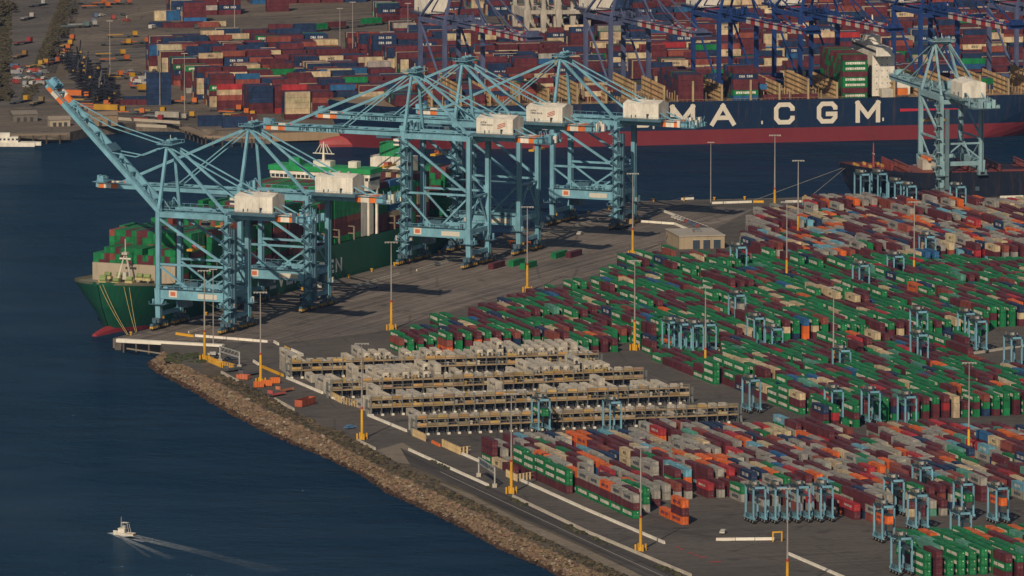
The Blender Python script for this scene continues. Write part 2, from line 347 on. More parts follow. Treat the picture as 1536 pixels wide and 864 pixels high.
# slope under the rocks
def resample(pl, n):
    L = [0]
    for a, b in zip(pl, pl[1:]): L.append(L[-1]+(b-a).length)
    out = []
    for i in range(n):
        t = L[-1]*i/(n-1); k = 0
        while k < len(L)-2 and L[k+1] < t: k += 1
        f = (t-L[k])/max(1e-6, L[k+1]-L[k]); out.append(pl[k].lerp(pl[k+1], f))
    return out
nR = 160; rt_s = resample(rt, nR); wl_s = resample(wl, nR)
mb = MB()
for i in range(nR-1):
    for j in range(4):
        f0, f1 = j/3*1.0, (j+1)/3
        P_ = lambda k, f: rt_s[k].lerp(wl_s[k], f)+Vector((0, 0, -.5 if f > 0 else -.02))
        mb.face([P_(i, f0), P_(i, f1), P_(i+1, f1), P_(i+1, f0)], (.14, .10, .07))
tag(mb.build('embankment_slope', M_DIRT), kind='structure')
mb = MB()
for i in range(19000):
    k = random.randrange(nR-1); f = R()**.9*1.18; g = R()
    a = rt_s[k].lerp(rt_s[k+1], g); b = wl_s[k].lerp(wl_s[k+1], g); p = a+(b-a)*f
    z = min(0, -4.6*f)+(.15*R())
    wet = f > .74+.16*R()
    c = jit((.215, .148, .095), .3) if not wet else jit((.075, .045, .03), .3)
    if not wet and R() < .05: c = jit((.36, .30, .24), .15)
    mb.blob((p.x, p.y, z), .3+R()**2.5*1.1, c, i, .6)
o = mb.build('riprap_rocks', M_ROCK); tag(o, 'brown and tan boulders piled on the shore slope above the water', kind='stuff', cat='rocks')
# dirt strip, gravel track and shore road
CURB = [(300, 536), (332, 559), (358, 574), (412, 600), (441, 616), (506, 648), (536, 662), (563, 676), (615, 696)]
RDLOW = [(615, 697), (704, 738), (766, 769), (880, 821), (962, 863)]
RDUP = [(600, 672), (613, 677), (733, 731), (769, 747), (880, 801), (1037, 868)]
ext = azd(161.5)*260
dl = [G(*p) for p in RT[3:]]; dr = [G(*p) for p in CURB+RDLOW[1:]]
dl.append(dl[-1]+ext); dr.append(dr[-1]+ext)
sheet('dirt_verge', dl+dr[::-1], .03, M_DIRT)
gl = [G(*p) for p in [(640, 716), (704, 748), (779, 789), (880, 836), (930, 860)]]; gr = [G(*p) for p in [(704, 741), (766, 773), (880, 824), (965, 865)]]
gl.append(gl[-1]+ext); gr.append(gr[-1]+ext)
sheet('gravel_track', gl+gr[::-1], .07, M_SAND)
sheet('gravel_pad', [G(*p) for p in [(563, 676), (604, 664), (652, 694), (615, 697), (596, 694)]], .08, M_SAND)
rl = [G(*p) for p in RDLOW]; ru = [G(*p) for p in RDUP]
rl.append(rl[-1]+ext); ru.append(ru[-1]+ext)
sheet('shore_road', rl+ru[::-1], .11, M_ROAD)
m = MB()
for pa, pb in (((660, 708), (880, 812)), ((880, 812), (1010, 872))):
    a, b = G(*pa), G(*pb); d = (b-a).normalized(); s_ = Vector((d.y, -d.x, 0))*.12
    m.face([a-s_, b-s_, b+s_, a+s_], (.5, .47, .4))
m.xform(Matrix.Translation((0, 0, .16))); tag(m.build('road_line', M_TEXT), kind='structure')
# dry scrub
mb = MB()
for i in range(2600):
    k = random.randrange(3, len(RT)-1+0)
    g = R(); a = rt[k].lerp(rt[k+1], g)
    wd = 2+R()**1.5*(9 if k < 9 else 6)
    p = a+Vector((LB.x, LB.y, 0))*wd*.8
    cl = math.sin(p.y*.13)+math.sin(p.y*.041+1.3)+R()*.8
    if cl < .1 and R() < .75: continue
    mb.blob((p.x, p.y, .2), .35+R()*.75, jit(random.choice([(.075, .062, .038), (.10, .08, .05), (.05, .047, .032), (.14, .105, .065)]), .25), i, .7)
for i in range(520):       # scrub against the outer barrier
    g = R(); seg = random.choice([(650, 690, 735, 733), (770, 749, 880, 803), (880, 803, 1037, 870)])
    p = G(seg[0]+(seg[2]-seg[0])*g, seg[1]+(seg[3]-seg[1])*g)+Vector((R()*2-1.6, R()*2-1.5, .2))
    if math.sin(p.y*.21)+math.sin(p.y*.07) < .15: continue
    mb.blob((p.x, p.y, .2), .4+R()*.8, jit(random.choice([(.05, .055, .03), (.085, .075, .045)]), .25), i+9000, .8)
for i in range(60):
    p = G(250+R()*55, 531+R()*14); mb.blob((p.x, p.y, .1), .8+R(), jit((.06, .07, .035), .25), i+500, .5)
tag(mb.build('scrub', M_VEG), 'dry grass and low dark bushes along the shore verge', kind='stuff', cat='scrub')

# far shore
far = [(-60, 203), (60, 199), (105, 198), (140, 190), (182, 186), (203, 183), (270, 184), (300, 193), (352, 199), (406, 202), (406, 198.5), (535, 198)]
fl = [G(*p) for p in far]; e = fl[-1]+azd(76)*900
fl += [e, Vector((1200, 3200, 0)), Vector((-900, 3200, 0)), Vector((-500, fl[0].y, 0))]
mb = MB(); mb.slab(fl, -8, 0, (.28, .22, .16)); tag(mb.build('far_shore_ground', M_FARG), kind='structure')
# faces of the quays
def wall_run(name, a, b, th, z0, z1, col, mat=None, label=None, cat=None, group=None, kind=None):
    m = MB(); m.beam((a.x, a.y, (z0+z1)/2), (b.x, b.y, (z0+z1)/2), th, z1-z0, col)
    o = m.build(name, mat or M_TEXT); tag(o, label, cat, group, kind); return o
a, b = G(406, 206), fl[11]
wall_run('far_quay_face', G(406, 201), G(600, 195.5), 1.2, -3.6, .4, (.36, .25, .15), M_HULL, kind='structure')
wall_run('quay_edge', q_pt(0, .3), q_pt(514, .3), 1.0, -3.8, .12, (.17, .14, .11), M_HULL, kind='structure')
wall_run('quay_edge', B_+NW*.3, NE+NW*.3, 1.0, -3.8, .12, (.17, .14, .11), M_HULL, kind='structure')
sheet('apron_asphalt', APRON, .03, M_APRON)
# asphalt lanes on the apron
m = MB()
for k, wv in enumerate([-9, -13.5, -18, -22.5, -38, -44, -50, -57, -66, -76]):
    qa = 10+R()*30
    while qa < 500:
        ln = 18+R()*50; a = q_pt(qa, wv, .07); b = q_pt(qa+ln, wv, .07); s_ = WD*.14
        m.face([a-s_, b-s_, b+s_, a+s_], jit((.27, .23, .19), .2)); qa += ln+R()*25
for k in range(60):        # short slot marks in the near yard
    a = G(1000+R()*330, 760+R()*104, .05); L_ = LB*(10+R()*26); s_ = LA*.13
    m.face([a-s_, a+L_-s_, a+L_+s_, a+s_], jit((.19, .17, .14), .2))
for k in range(26):        # long lanes in the wide aisle and in the front asphalt
    a = G(930+R()*250, 540+R()*80, .06); L_ = LA*(20+R()*40); s_ = LB*.12; m.face([a-s_, a+L_-s_, a+L_+s_, a+s_], jit((.2, .18, .15), .2))
for y_ in (768, 790, 800, 822, 838, 852):
    a = G(1060, y_, .06); L_ = LB*95; s_ = LA*.14; m.face([a-s_, a+L_-s_, a+L_+s_, a+s_], jit((.24, .21, .17), .1))
tag(m.build('lane_marking', M_TEXT), kind='structure')
m = MB()
for k, (x, y, ln) in enumerate([(1014, 821, 2.2), (1020, 824, 2), (1031, 829, 3), (1041, 833, 3), (1049, 836, 4), (1064, 843, 7)]):
    a = G(x, y, .06); s_ = LA*.8; m.face([a-s_, a+LB*ln*.6-s_, a+LB*ln*.6+s_, a+s_], (.45, .05, .05))
tag(m.build('red_marking', M_TEXT), kind='structure')
# finger pier on piles at the dock end
pr = empty('pile_pier', G(172, 508), 0, 'long white concrete pier beam on piles at the dock corner', 'pier')
pa, pb = G(176, 511)-G(172, 508), G(335, 520)-G(172, 508)
m = MB(); m.beam(pa+UP*.2, pb+UP*.2, 2.6, 1.4, WHITE); m.build('deck', M_HULL, pr)
for i in range(8):
    p = pa.lerp(pb, .06+i*.12); m = MB(); m.cyl((p.x, p.y-1, -6), (p.x, p.y-1, -.5), .4, (.12, .10, .08), 8); m.build('pile', M_HULL, pr)
m = MB(); m.beam(pa+Vector((4, -4, -2.6)), pb+Vector((-20, -6, -2.6)), .5, .5, (.3, .26, .2)); m.build('waling', M_HULL, pr)

# ------------------------------------------------------------------ concrete barriers, curbs
BAR = [
 ([(264, 502), (291, 506)], YEL, 'yellow crash barrier segment at the dock corner'),
 ([(293, 505), (402, 514)], WHITE, 'long white concrete barrier beside the dock corner'),
 ([(411, 514), (418, 518)], WHITE, 'short white barrier piece at the bend near the dock corner'),
 ([(427, 522), (434, 526)], YEL, 'short yellow barrier piece at the bend near the dock corner'),
 ([(437, 526), (455, 534), (442, 536)], WHITE, 'hooked white barrier beside the first reefer rack'),
 ([(332, 560), (358, 574)], CONC, 'curved pale curb above the boulders by the yellow fence'),
 ([(380, 543), (388, 548)], WHITE, 'white barrier piece right of the yellow mast base'),
 ([(430, 568), (484, 591)], WHITE, 'white barrier left of the reefer racks'),
 ([(392, 551), (425, 565)], YEL, 'yellow painted barrier left of the reefer racks'),
 ([(495, 594), (503, 600)], WHITE, 'short white barrier piece beside tan fence panels'),
 ([(511, 602), (520, 606)], WHITE, 'short white barrier piece in front of the white van'),
 ([(412, 600), (441, 616)], CONC, 'pale curb above the boulders by the dark red flatbed'),
 ([(552, 624), (610, 648)], WHITE, 'white barrier behind the white van beside the lowest rack'),
 ([(536, 662), (563, 675)], CONC, 'pale curb by the mast base on the dirt verge'),
 ([(613, 676), (733, 730)], WHITE, 'long white barrier between shore road and yard road'),
 ([(769, 746), (880, 799), (1037, 865)], CONC, 'weathered concrete barrier between shore road and yard road'),
 ([(648, 664), (660, 670)], ORG, 'orange barrier piece beside the tan fence posts'),
 ([(693, 682), (718, 693)], WHITE, 'white barrier left of the sign gantry'),
 ([(782, 722), (880, 766), (997, 816)], WHITE, 'long white barrier beside the nearest container rows'),
 ([(1074, 811), (1162, 810)], WHITE, 'straight white barrier in the open asphalt by the yellow frame'),
 ([(1182, 832), (1275, 872)], WHITE, 'white barrier at the bottom edge of the yard'),
 ([(955, 333), (1012, 337), (1036, 347)], WHITE, 'white barrier behind the tan building by the crane legs'),
 ([(993, 317), (1062, 343)], WHITE, 'slanted white barrier beside the parked car row'),
 ([(1022, 300), (1041, 299)], WHITE, 'short white barrier on the edge of the north quay'),
 ([(1068, 306), (1128, 304)], WHITE, 'white barrier behind the open north quay'),
 ([(1130, 304), (1146, 304)], YEL, 'yellow barrier end on the north quay'),
 ([(1178, 304), (1283, 301)], WHITE, 'white barrier along the north quay left of the parked carriers'),
 ([(1325, 300), (1408, 297)], WHITE, 'white barrier under the grey ship crane'),
 ([(1500, 297), (1536, 296)], WHITE, 'white barrier at the right edge of the north quay'),
 ([(488, 440), (500, 434)], WHITE, 'pale curb on the apron behind the second crane'),
 ([(527, 433), (599, 412)], CONC, 'pale painted curb on the apron left of a light mast'),
 ([(625, 407), (679, 390)], CONC, 'pale painted curb on the apron under the third crane'),
 ([(808, 356), (832, 348)], CONC, 'pale curb on the apron between the fourth and fifth cranes'),
 ([(860, 341), (898, 330)], CONC, 'pale curb on the apron under the fifth crane'),
 ([(283, 500), (316, 491)], CONC, 'pale curb between the legs of the first crane'),
 ([(1430, 536), (1536, 520)], CONC, 'pale curb in the open asphalt between green stacks'),
]
for pts, c, lab in BAR:
    g = [G(*p) for p in pts]; m = MB()
    for a, b in zip(g, g[1:]):
        L_ = (b-a).length; n = max(1, int(L_/6)); 
        for k in range(n):
            p0 = a.lerp(b, k/n); p1 = a.lerp(b, (k+.97)/n)
            m.beam(p0+UP*.12, p1+UP*.12, .75, .24, jit(c, .1)); m.beam(p0+UP*.6, p1+UP*.6, .4, .75, jit(c, .1))
    o = m.build('concrete_barrier', M_TEXT); tag(o, lab, 'barrier', 'barriers and curbs on the terminal')

# ------------------------------------------------------------------ shipping containers
LOGO = {'green': ('EVERGREEN', (.85, .79, .66), .98, 1.15, .1, .36), 'grey': ('MAERSK', (.05, .07, .12), 1.0, 1.15, .16, .26), 'orange': ('HAPAG-LLOYD', (.04, .05, .16), .62, 1.1, .1, .2),
        'light blue': ('MAERSK', (.75, .72, .65), .85, 1.1, .15, .25), 'navy': ('CMA CGM', (.7, .68, .62), .8, 1.2, .2, .26), 'cream': ('MSC', (.05, .05, .05), .9, 1.1, .3, .22), 'red': ('HAMBURG SUD', (.75, .7, .62), .6, .9, .1, .18),
        'maroon': None, 'blue': None, 'brick red': None, 'teal': None}
CC = {'green': GREEN, 'maroon': MAROON, 'grey': GREY, 'orange': ORANGE, 'navy': NAVY, 'blue': BLUE, 'light blue': LBLUE, 'cream': CREAM, 'red': RED, 'brick red': BRICK, 'teal': TEAL}
CW, CL = 2.44, 12.19
class Boxes(MB):
    """stores containers as plain boxes with their lettering"""
    def cont(s, o, la, lb, h, colname, logo=True, col=None, L=CL):
        # o = ground corner at the far end; la = axis towards camera, lb = across
        c = jit(col or CC[colname], .16)
        a = Vector(la)*L; b = Vector(lb)*CW; z = UP*(h-.06); o = Vector(o)
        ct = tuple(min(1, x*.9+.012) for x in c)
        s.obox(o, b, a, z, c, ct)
        if logo and LOGO.get(colname):
            t, tc, lw, lh, gap, th = LOGO[colname]
            n = text_len(t, lw, gap)
            for off, sg in ((Vector(lb)*-.05, 1),):
                text(s, t, o+Vector(la)*((L-n)/2)+UP*(h*.5-lh/2+.1)+off, Vector(la), UP, Vector((0, 0, 0)), lw, lh, gap, th, tc)
def container_mesh(colname):
    """a detailed 40-foot box, origin at the floor centre of its far end; axis +x towards the doors"""
    c = CC[colname]; m = MB(); h = 2.84
    fr = tuple(x*.82 for x in c)
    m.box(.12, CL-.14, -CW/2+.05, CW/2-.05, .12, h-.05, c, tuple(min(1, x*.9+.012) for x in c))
    for y in (-CW/2+.09, CW/2-.09):
        for z in (.09, h-.09): m.beam((0, y, z), (CL, y, z), .18, .18, fr)
        for x in (.09, CL-.09): m.beam((x, y, .18), (x, y, h-.18), .18, .18, fr)
    for x in (.09, CL-.09):
        for z in (.09, h-.09): m.beam((x, -CW/2+.18, z), (x, CW/2-.18, z), .18, .18, fr)
    n = 22
    for k in range(1, n):
        for sg in (-1, 1): m.box(k*CL/n-.13, k*CL/n+.13, sg*(CW/2-.05)-.02, sg*(CW/2-.05)+.02, .2, h-.2, c)
    if LOGO.get(colname):
        t, tc, lw, lh, gap, th = LOGO[colname]; L_ = text_len(t, lw, gap)
        # +x is towards the camera; the left side (towards the sun) is +y*-1 after rotation
        text(m, t, (CL/2-L_/2, -CW/2-.03, h*.5-lh/2+.1), (1, 0, 0), (0, 0, 1), (0, 0, 0), lw, lh, gap, th, tc)
        text(m, t, (CL/2+L_/2, CW/2+.03, h*.5-lh/2+.1), (-1, 0, 0), (0, 0, 1), (0, 0, 0), lw, lh, gap, th, tc)
    return m.mesh('container_body', M_CONT)
def door_mesh(colname, side):
    c = CC[colname]; m = MB(); h = 2.84; y0, y1 = (-CW/2+.19, -.02) if side < 0 else (.02, CW/2-.19)
    m.box(-.03, .03, y0, y1, .2, h-.2, c)
    rod = tuple(min(1, x*1.5+.05) for x in c)
    for f in (.28, .72):
        y = y0+(y1-y0)*f; m.box(.03, .09, y-.035, y+.035, .22, h-.22, rod)
    m.box(.03, .08, y0+.2, y1-.2, 1.05, 1.13, (.4, .38, .35))
    if side > 0 and colname == 'green': m.box(.03, .05, y0+.25, y1-.3, 1.95, 2.3, (.7, .65, .55))
    return m.mesh('container_door', M_CONT)

def inpoly(p, poly):
    x, y = p; c = False; n = len(poly)
    for i in range(n):
        x1, y1 = poly[i]; x2, y2 = poly[(i+1) % n]
        if (y1 > y) != (y2 > y) and x < (x2-x1)*(y-y1)/(y2-y1)+x1: c = not c
    return c
def pick(pal):
    t = R()*sum(pal.values())
    for k, v in pal.items():
        t -= v
        if t <= 0: return k
    return k
PAL_G = {'green': 50, 'maroon': 36, 'cream': 3.5, 'navy': 2.5, 'blue': 2, 'brick red': 3, 'teal': 2, 'orange': 1.2, 'red': 1.5}
PAL_F = {'grey': 30, 'maroon': 36, 'orange': 9, 'light blue': 5, 'cream': 7, 'navy': 5, 'brick red': 6, 'red': 4, 'green': 2, 'blue': 1}
PAL_N = {'maroon': 36, 'grey': 32, 'red': 6, 'brick red': 6, 'orange': 6, 'navy': 4, 'light blue': 4, 'green': 4, 'cream': 5, 'teal': 2, 'blue': 1}
PAL_R = {'green': 74, 'maroon': 18, 'teal': 3, 'orange': 3}
ZONES = {
 'green': dict(poly=[(588, 529), (588, 517), (700, 494), (790, 466), (890, 438), (930, 408), (1000, 396), (1015, 403), (1640, 403), (1640, 622), (1345, 633), (1222, 642), (1222, 628), (990, 547), (962, 524), (934, 514), (914, 529)], pal=PAL_G, t=(1.4, 3.2), fill=.95),
 'farmix': dict(poly=[(1120, 386), (1120, 364), (1132, 344), (1190, 326), (1235, 317), (1640, 310), (1640, 396), (1130, 396)], pal=PAL_F, t=(1.4, 3.2), fill=.95),
 'near': dict(poly=[(722, 693), (722, 684), (800, 668), (1110, 654), (1230, 659), (1640, 648), (1640, 738), (1425, 758), (1400, 777), (1335, 772), (1320, 786), (1290, 778), (1110, 752), (1040, 744), (985, 757), (950, 778)], pal=PAL_N, t=(1.2, 3.3), fill=.9),
 'corner': dict(poly=[(1362, 864), (1490, 859), (1500, 890), (1640, 890), (1640, 822), (1345, 832)], pal=PAL_R, t=(2.4, 3.5), fill=1.),
}
AISLES = [[(1100, 534), (1640, 518), (1640, 498), (1090, 512)], [(1440, 545), (1500, 565), (1640, 560), (1640, 486), (1475, 490)]]
PA, PB = CL+.42, 4.02
org = G(722, 690)
def gridpt(i, j): return org+LA*(i*PA)+LB*(j*PB)
containers = []     # dicts
SPECIAL = {}
smooth = {}
def vnoise(x, y, s=0):
    xi, yi = math.floor(x), math.floor(y); fx, fy = x-xi, y-yi
    h = lambda a, b: (math.sin(a*127.1+b*311.7+s*74.7)*43758.5453) % 1
    fx = fx*fx*(3-2*fx); fy = fy*fy*(3-2*fy)
    return (h(xi, yi)*(1-fx)+h(xi+1, yi)*fx)*(1-fy)+(h(xi, yi+1)*(1-fx)+h(xi+1, yi+1)*fx)*fy
rowc = {}
CAR_SPOTS = [
 (1290, 302, 'far left of the pair at the north quay'), (1322, 301, 'behind the far mixed stacks left of the grey ship crane'), (1346, 314, 'under the bow of the docked dark ship'),
 (1366, 320, 'left of the foot of the grey ship crane'), (1440, 321, 'in front of the wheels of the grey ship crane'), (1107, 414, 'among green stacks near the tan building'),
 (1293, 442, 'over maroon and green stacks in the middle of the green block'), (1345, 428, 'beside a light mast at the edge of the green block'), (1385, 398, 'between orange and grey stacks at the back'),
 (1006, 529, 'leftmost of the parked row beside the yellow mast base'), (1024, 532, 'second of the parked row beside the yellow mast base'), (1042, 534, 'third of the parked row beside the yellow mast base'),
 (1061, 533, 'fourth of the parked row beside the yellow mast base'), (1100, 488, 'carrying a grey box behind the parked row'), (1134, 523, 'over green stacks right of the parked row'), (1154, 540, 'at the end of a maroon row right of the parked row'),
 (1378, 513, 'in the cross aisle beside tall green stacks'), (1448, 516, 'left of the pair in the cross aisle'), (1462, 528, 'right of the pair in the cross aisle'), (1375, 549, 'in front of the cross aisle over maroon boxes'),
 (1515, 553, 'in the open asphalt near the right edge'), (1130, 618, 'alone on the open asphalt left of the green block'), (1258, 573, 'over green boxes beside a slim mast'), (1250, 634, 'left of the pair before the green ends'),
 (1301, 636, 'right of the pair before the green ends'), (1357, 644, 'between the green ends and the grey stacks'),
 (1133, 783, 'leftmost of the parked row by the open asphalt'), (1166, 783, 'second of the parked row by the open asphalt'), (1199, 782, 'third of the parked row by the open asphalt'), (1234, 781, 'fourth of the parked row by the open asphalt'),
 (1326, 812, 'with an orange box beside it on the open asphalt'), (1352, 861, 'at the left end of the green corner stacks'), (1343, 772, 'behind the orange box in the front yard'), (1376, 795, 'standing tall in the middle of the front aisle'), (1385, 752, 'beside the red box in the front yard'),
 (1440, 778, 'holding a green box above navy stacks'), (1498, 784, 'holding an orange box near the right edge'), (1446, 822, 'over orange and green boxes in the corner block'),
 (811, 648, 'with a green box behind the lowest reefer rack'), (918, 652, 'behind the grey stacks below the lowest reefer rack'),
]
keep_out = [G(x, y) for x, y, _ in CAR_SPOTS]
LONE = G(1023, 787.5)
for zn, Z in ZONES.items():
    for i in range(-75, 25):
        for j in range(-60, 130):
            c0 = gridpt(i, j)+LA*CL/2+LB*CW/2
            px, py = PX(c0)
            if px > 1600 or py > 900 or px < 560 or not inpoly((px, py), Z['poly']): continue
            if any(inpoly((px, py), a) for a in AISLES): continue
            if zn != 'farmix' and R() > Z['fill']: continue
            if zn in ('near', 'corner') and any(abs((c0-k).dot(LA)) < 9 and abs((c0-k).dot(LB)) < 3.3 for k in keep_out): continue
            if (c0-LONE).length < 24: continue
            lo, hi = Z['t']
            if zn == 'near' and vnoise(i*.7, j*.35, 9) < .14: continue
            run = vnoise(i*.2, j*.22, 3)*.8+vnoise(i*.33, j*.7, 5)*.2
            t = lo+(hi-lo)*run*1.15+(R()*.16-.08)
            t = max(1, min(int(t+.5), 4 if zn == 'green' and R() < .3 else 3))
            if zn == 'corner': t = 3 if R() < .9 else 2
            if any(abs((c0-k).dot(LA)) < 9 and abs((c0-k).dot(LB)) < 3 for k in keep_out): t = min(t, 1)
            if zn == 'green' and 985 < px < 1085 and 512 < py < 562: t = 1
            z = 0
            forced = None
            if zn == 'near' and j in (0, 1, 2) and px < 965:
                if j == 0:
                    t = [3, 1, 1, 1, 1, 2, 2, 3, 3, 3, 3, 3][min(max(i, 0), 11)]
                    forced = [['green', 'maroon', 'maroon'], ['cream'], ['maroon'], ['orange'], ['green'], ['green', 'navy'], ['navy', 'orange'], ['orange', 'orange', 'grey'], ['green', 'green', 'maroon'], ['green', 'maroon', 'maroon'], ['green', 'green', 'maroon'], ['maroon', 'green', 'green']][min(max(i, 0), 11)]
                elif i > 1 and i < 14: t = 3; forced = ['maroon', 'green', 'green'] if j == 1 else ['green', 'maroon', 'grey' if i % 3 else 'orange']
            base = rowc.get((zn, j)) if R() < .3 else None
            if R() < .4 or base is None: rowc[(zn, j)] = pick(Z['pal'])
            for k in range(t):
                h = 2.9 if R() < .65 else 2.6
                cn = (forced[k] if forced and k < len(forced) else None) or (base if base and R() < .6 else pick(Z['pal']))
                containers.append(dict(zone=zn, i=i, j=j, k=k, top=(k == t-1), n=t, c=cn, o=gridpt(i, j)+UP*z, h=h)); z += h
# a lone stack on the open asphalt
lone = LONE-LA*CL
for dx_, k, cn in ((0, 0, 'orange'), (0, 1, 'maroon'), (0, 2, 'orange'), (-CL-.6, 0, 'orange')):
    containers.append(dict(zone='lone', i=0 if dx_ == 0 else -1, j=0, k=k, top=k == 2 or dx_ != 0, n=3, c=cn, o=lone+LA*dx_+UP*(k*2.9), h=2.9))
# four loose boxes lying along the apron
for n_, (x, y, cn) in enumerate([(826, 388, 'green'), (848, 387, 'maroon'), (762, 400, 'green'), (732, 404, 'maroon'), (780, 404, 'green')]):
    containers.append(dict(zone='apron', i=n_, j=0, k=0, top=True, n=1, c=cn, o=G(x, y), h=2.6, la=QD*.995, lb=-WD))
# visibility from the photograph's side: which boxes show largest
vv, ff = [], []
for d in containers:
    la = d.get('la', LA); lb = d.get('lb', LB); o_ = d['o']; A_ = la*CL; B2 = lb*CW; Z_ = UP*d['h']
    i = len(vv); vv += [o_, o_+A_, o_+A_+B2, o_+B2, o_+Z_, o_+A_+Z_, o_+A_+B2+Z_, o_+B2+Z_]
    ff += [(i, i+1, i+5, i+4), (i+1, i+2, i+6, i+5), (i+4, i+5, i+6, i+7)]
bvh = BVHTree.FromPolygons(vv, ff)
campos = Vector((0, -Y0, HC))
for d in containers:
    la = d.get('la', LA); lb = d.get('lb', LB); o_ = d['o']; s_ = 0
    for q, wgt in ((la*CL*.2+UP*d['h']*.5-lb*.1, 2.2), (la*CL*.5+UP*d['h']*.5-lb*.1, 2.2), (la*CL*.8+UP*d['h']*.5-lb*.1, 2.2), (la*(CL+.1)+lb*CW*.5+UP*d['h']*.3, 4.), (la*(CL+.1)+lb*CW*.5+UP*d['h']*.75, 4.),
                   (la*CL*.2+lb*CW*.5+UP*(d['h']+.1), 1.6), (la*CL*.8+lb*CW*.5+UP*(d['h']+.1), 1.6)):
        p = o_+q; x, y = PX(p)
        if not (0 < x < 1536 and 0 < y < 864): continue
        dr_ = (campos-p).normalized()
        if bvh.ray_cast(p, dr_)[0] is None: s_ += wgt
    dist = (campos-o_).length; d['s'] = s_*(3000/dist)**2
order = sorted(range(len(containers)), key=lambda k: -containers[k]['s'])
single = set(order[:300]); print('containers', len(containers), 'cut', containers[order[299]]['s'])
stuff = Boxes()
body = {}; doors = {}
for zn in ('near', 'corner', 'green', 'farmix', 'lone', 'apron'):
    js = sorted({d['j'] for k, d in enumerate(containers) if d['zone'] == zn})
    rank = {j: n+1 for n, j in enumerate(js)}
    imax = {}
    for d in containers:
        if d['zone'] == zn: imax.setdefault(d['j'], set()).add(d['i'])
    for idx, d in enumerate(containers):
        if d['zone'] != zn: continue
        la = d.get('la', LA); lb = d.get('lb', LB)
        if idx not in single:
            stuff.cont(d['o'], la, lb, d['h'], d['c']); continue
        if d['c'] not in body: body[d['c']] = container_mesh(d['c']); doors[d['c']] = (door_mesh(d['c'], -1), door_mesh(d['c'], 1))
        o = bpy.data.objects.new('shipping_container', body[d['c']]); COL.objects.link(o)
        o.location = d['o']+lb*(CW/2); o.rotation_euler = (0, 0, math.atan2(la.y, la.x)); o.scale = (1, 1, (d['h']-.04)/2.84)
        for sd_ in (0, 1):
            dd = bpy.data.objects.new('door', doors[d['c']][sd_]); COL.objects.link(dd); dd.parent = o; dd.location = (CL-.05, 0, 0)
        tier = 'top' if d['top'] else ('bottom' if d['k'] == 0 else ('second' if d['k'] == 1 else 'third'))
        if d['n'] == 1: tier = 'only'
        near_n = sorted(imax[d['j']], reverse=True).index(d['i'])+1
        if zn == 'near': lab = f"{d['c']} container, {tier} of the {nth(near_n)} stack up row {rank[d['j']]} counted from shore road"
        elif zn == 'corner': lab = f"{d['c']} container, {tier} of the {nth(near_n)} stack in row {rank[d['j']]} of the corner block"
        elif zn == 'green': lab = f"{d['c']} container, {tier} of the {nth(near_n)} stack up row {rank[d['j']]} of the green block"
        elif zn == 'farmix': lab = f"{d['c']} container, {tier} of the {nth(near_n)} stack up row {rank[d['j']]} of the rear block"
        elif zn == 'lone': lab = {(0, 0): 'orange container at the bottom of the lone stack on open asphalt', (0, 1): 'maroon container between two orange ones in the lone stack', (0, 2): 'orange container topping the lone stack on open asphalt', (-1, 0): 'orange container lying behind the lone stack on open asphalt'}[(d['i'], d['k'])]
        else: lab = ['single green container lying on the apron right of the fourth crane', 'single maroon container lying end to end with a green one on the apron', 'green container on the apron beside the third crane wheels', 'maroon container nearest the third crane wheels on the apron', 'green container on the apron in front of the fourth crane leg'][d['i']]
        lab = lab.replace('counted ', '')
        tag(o, lab, 'shipping container', 'shipping containers stacked in the yard')

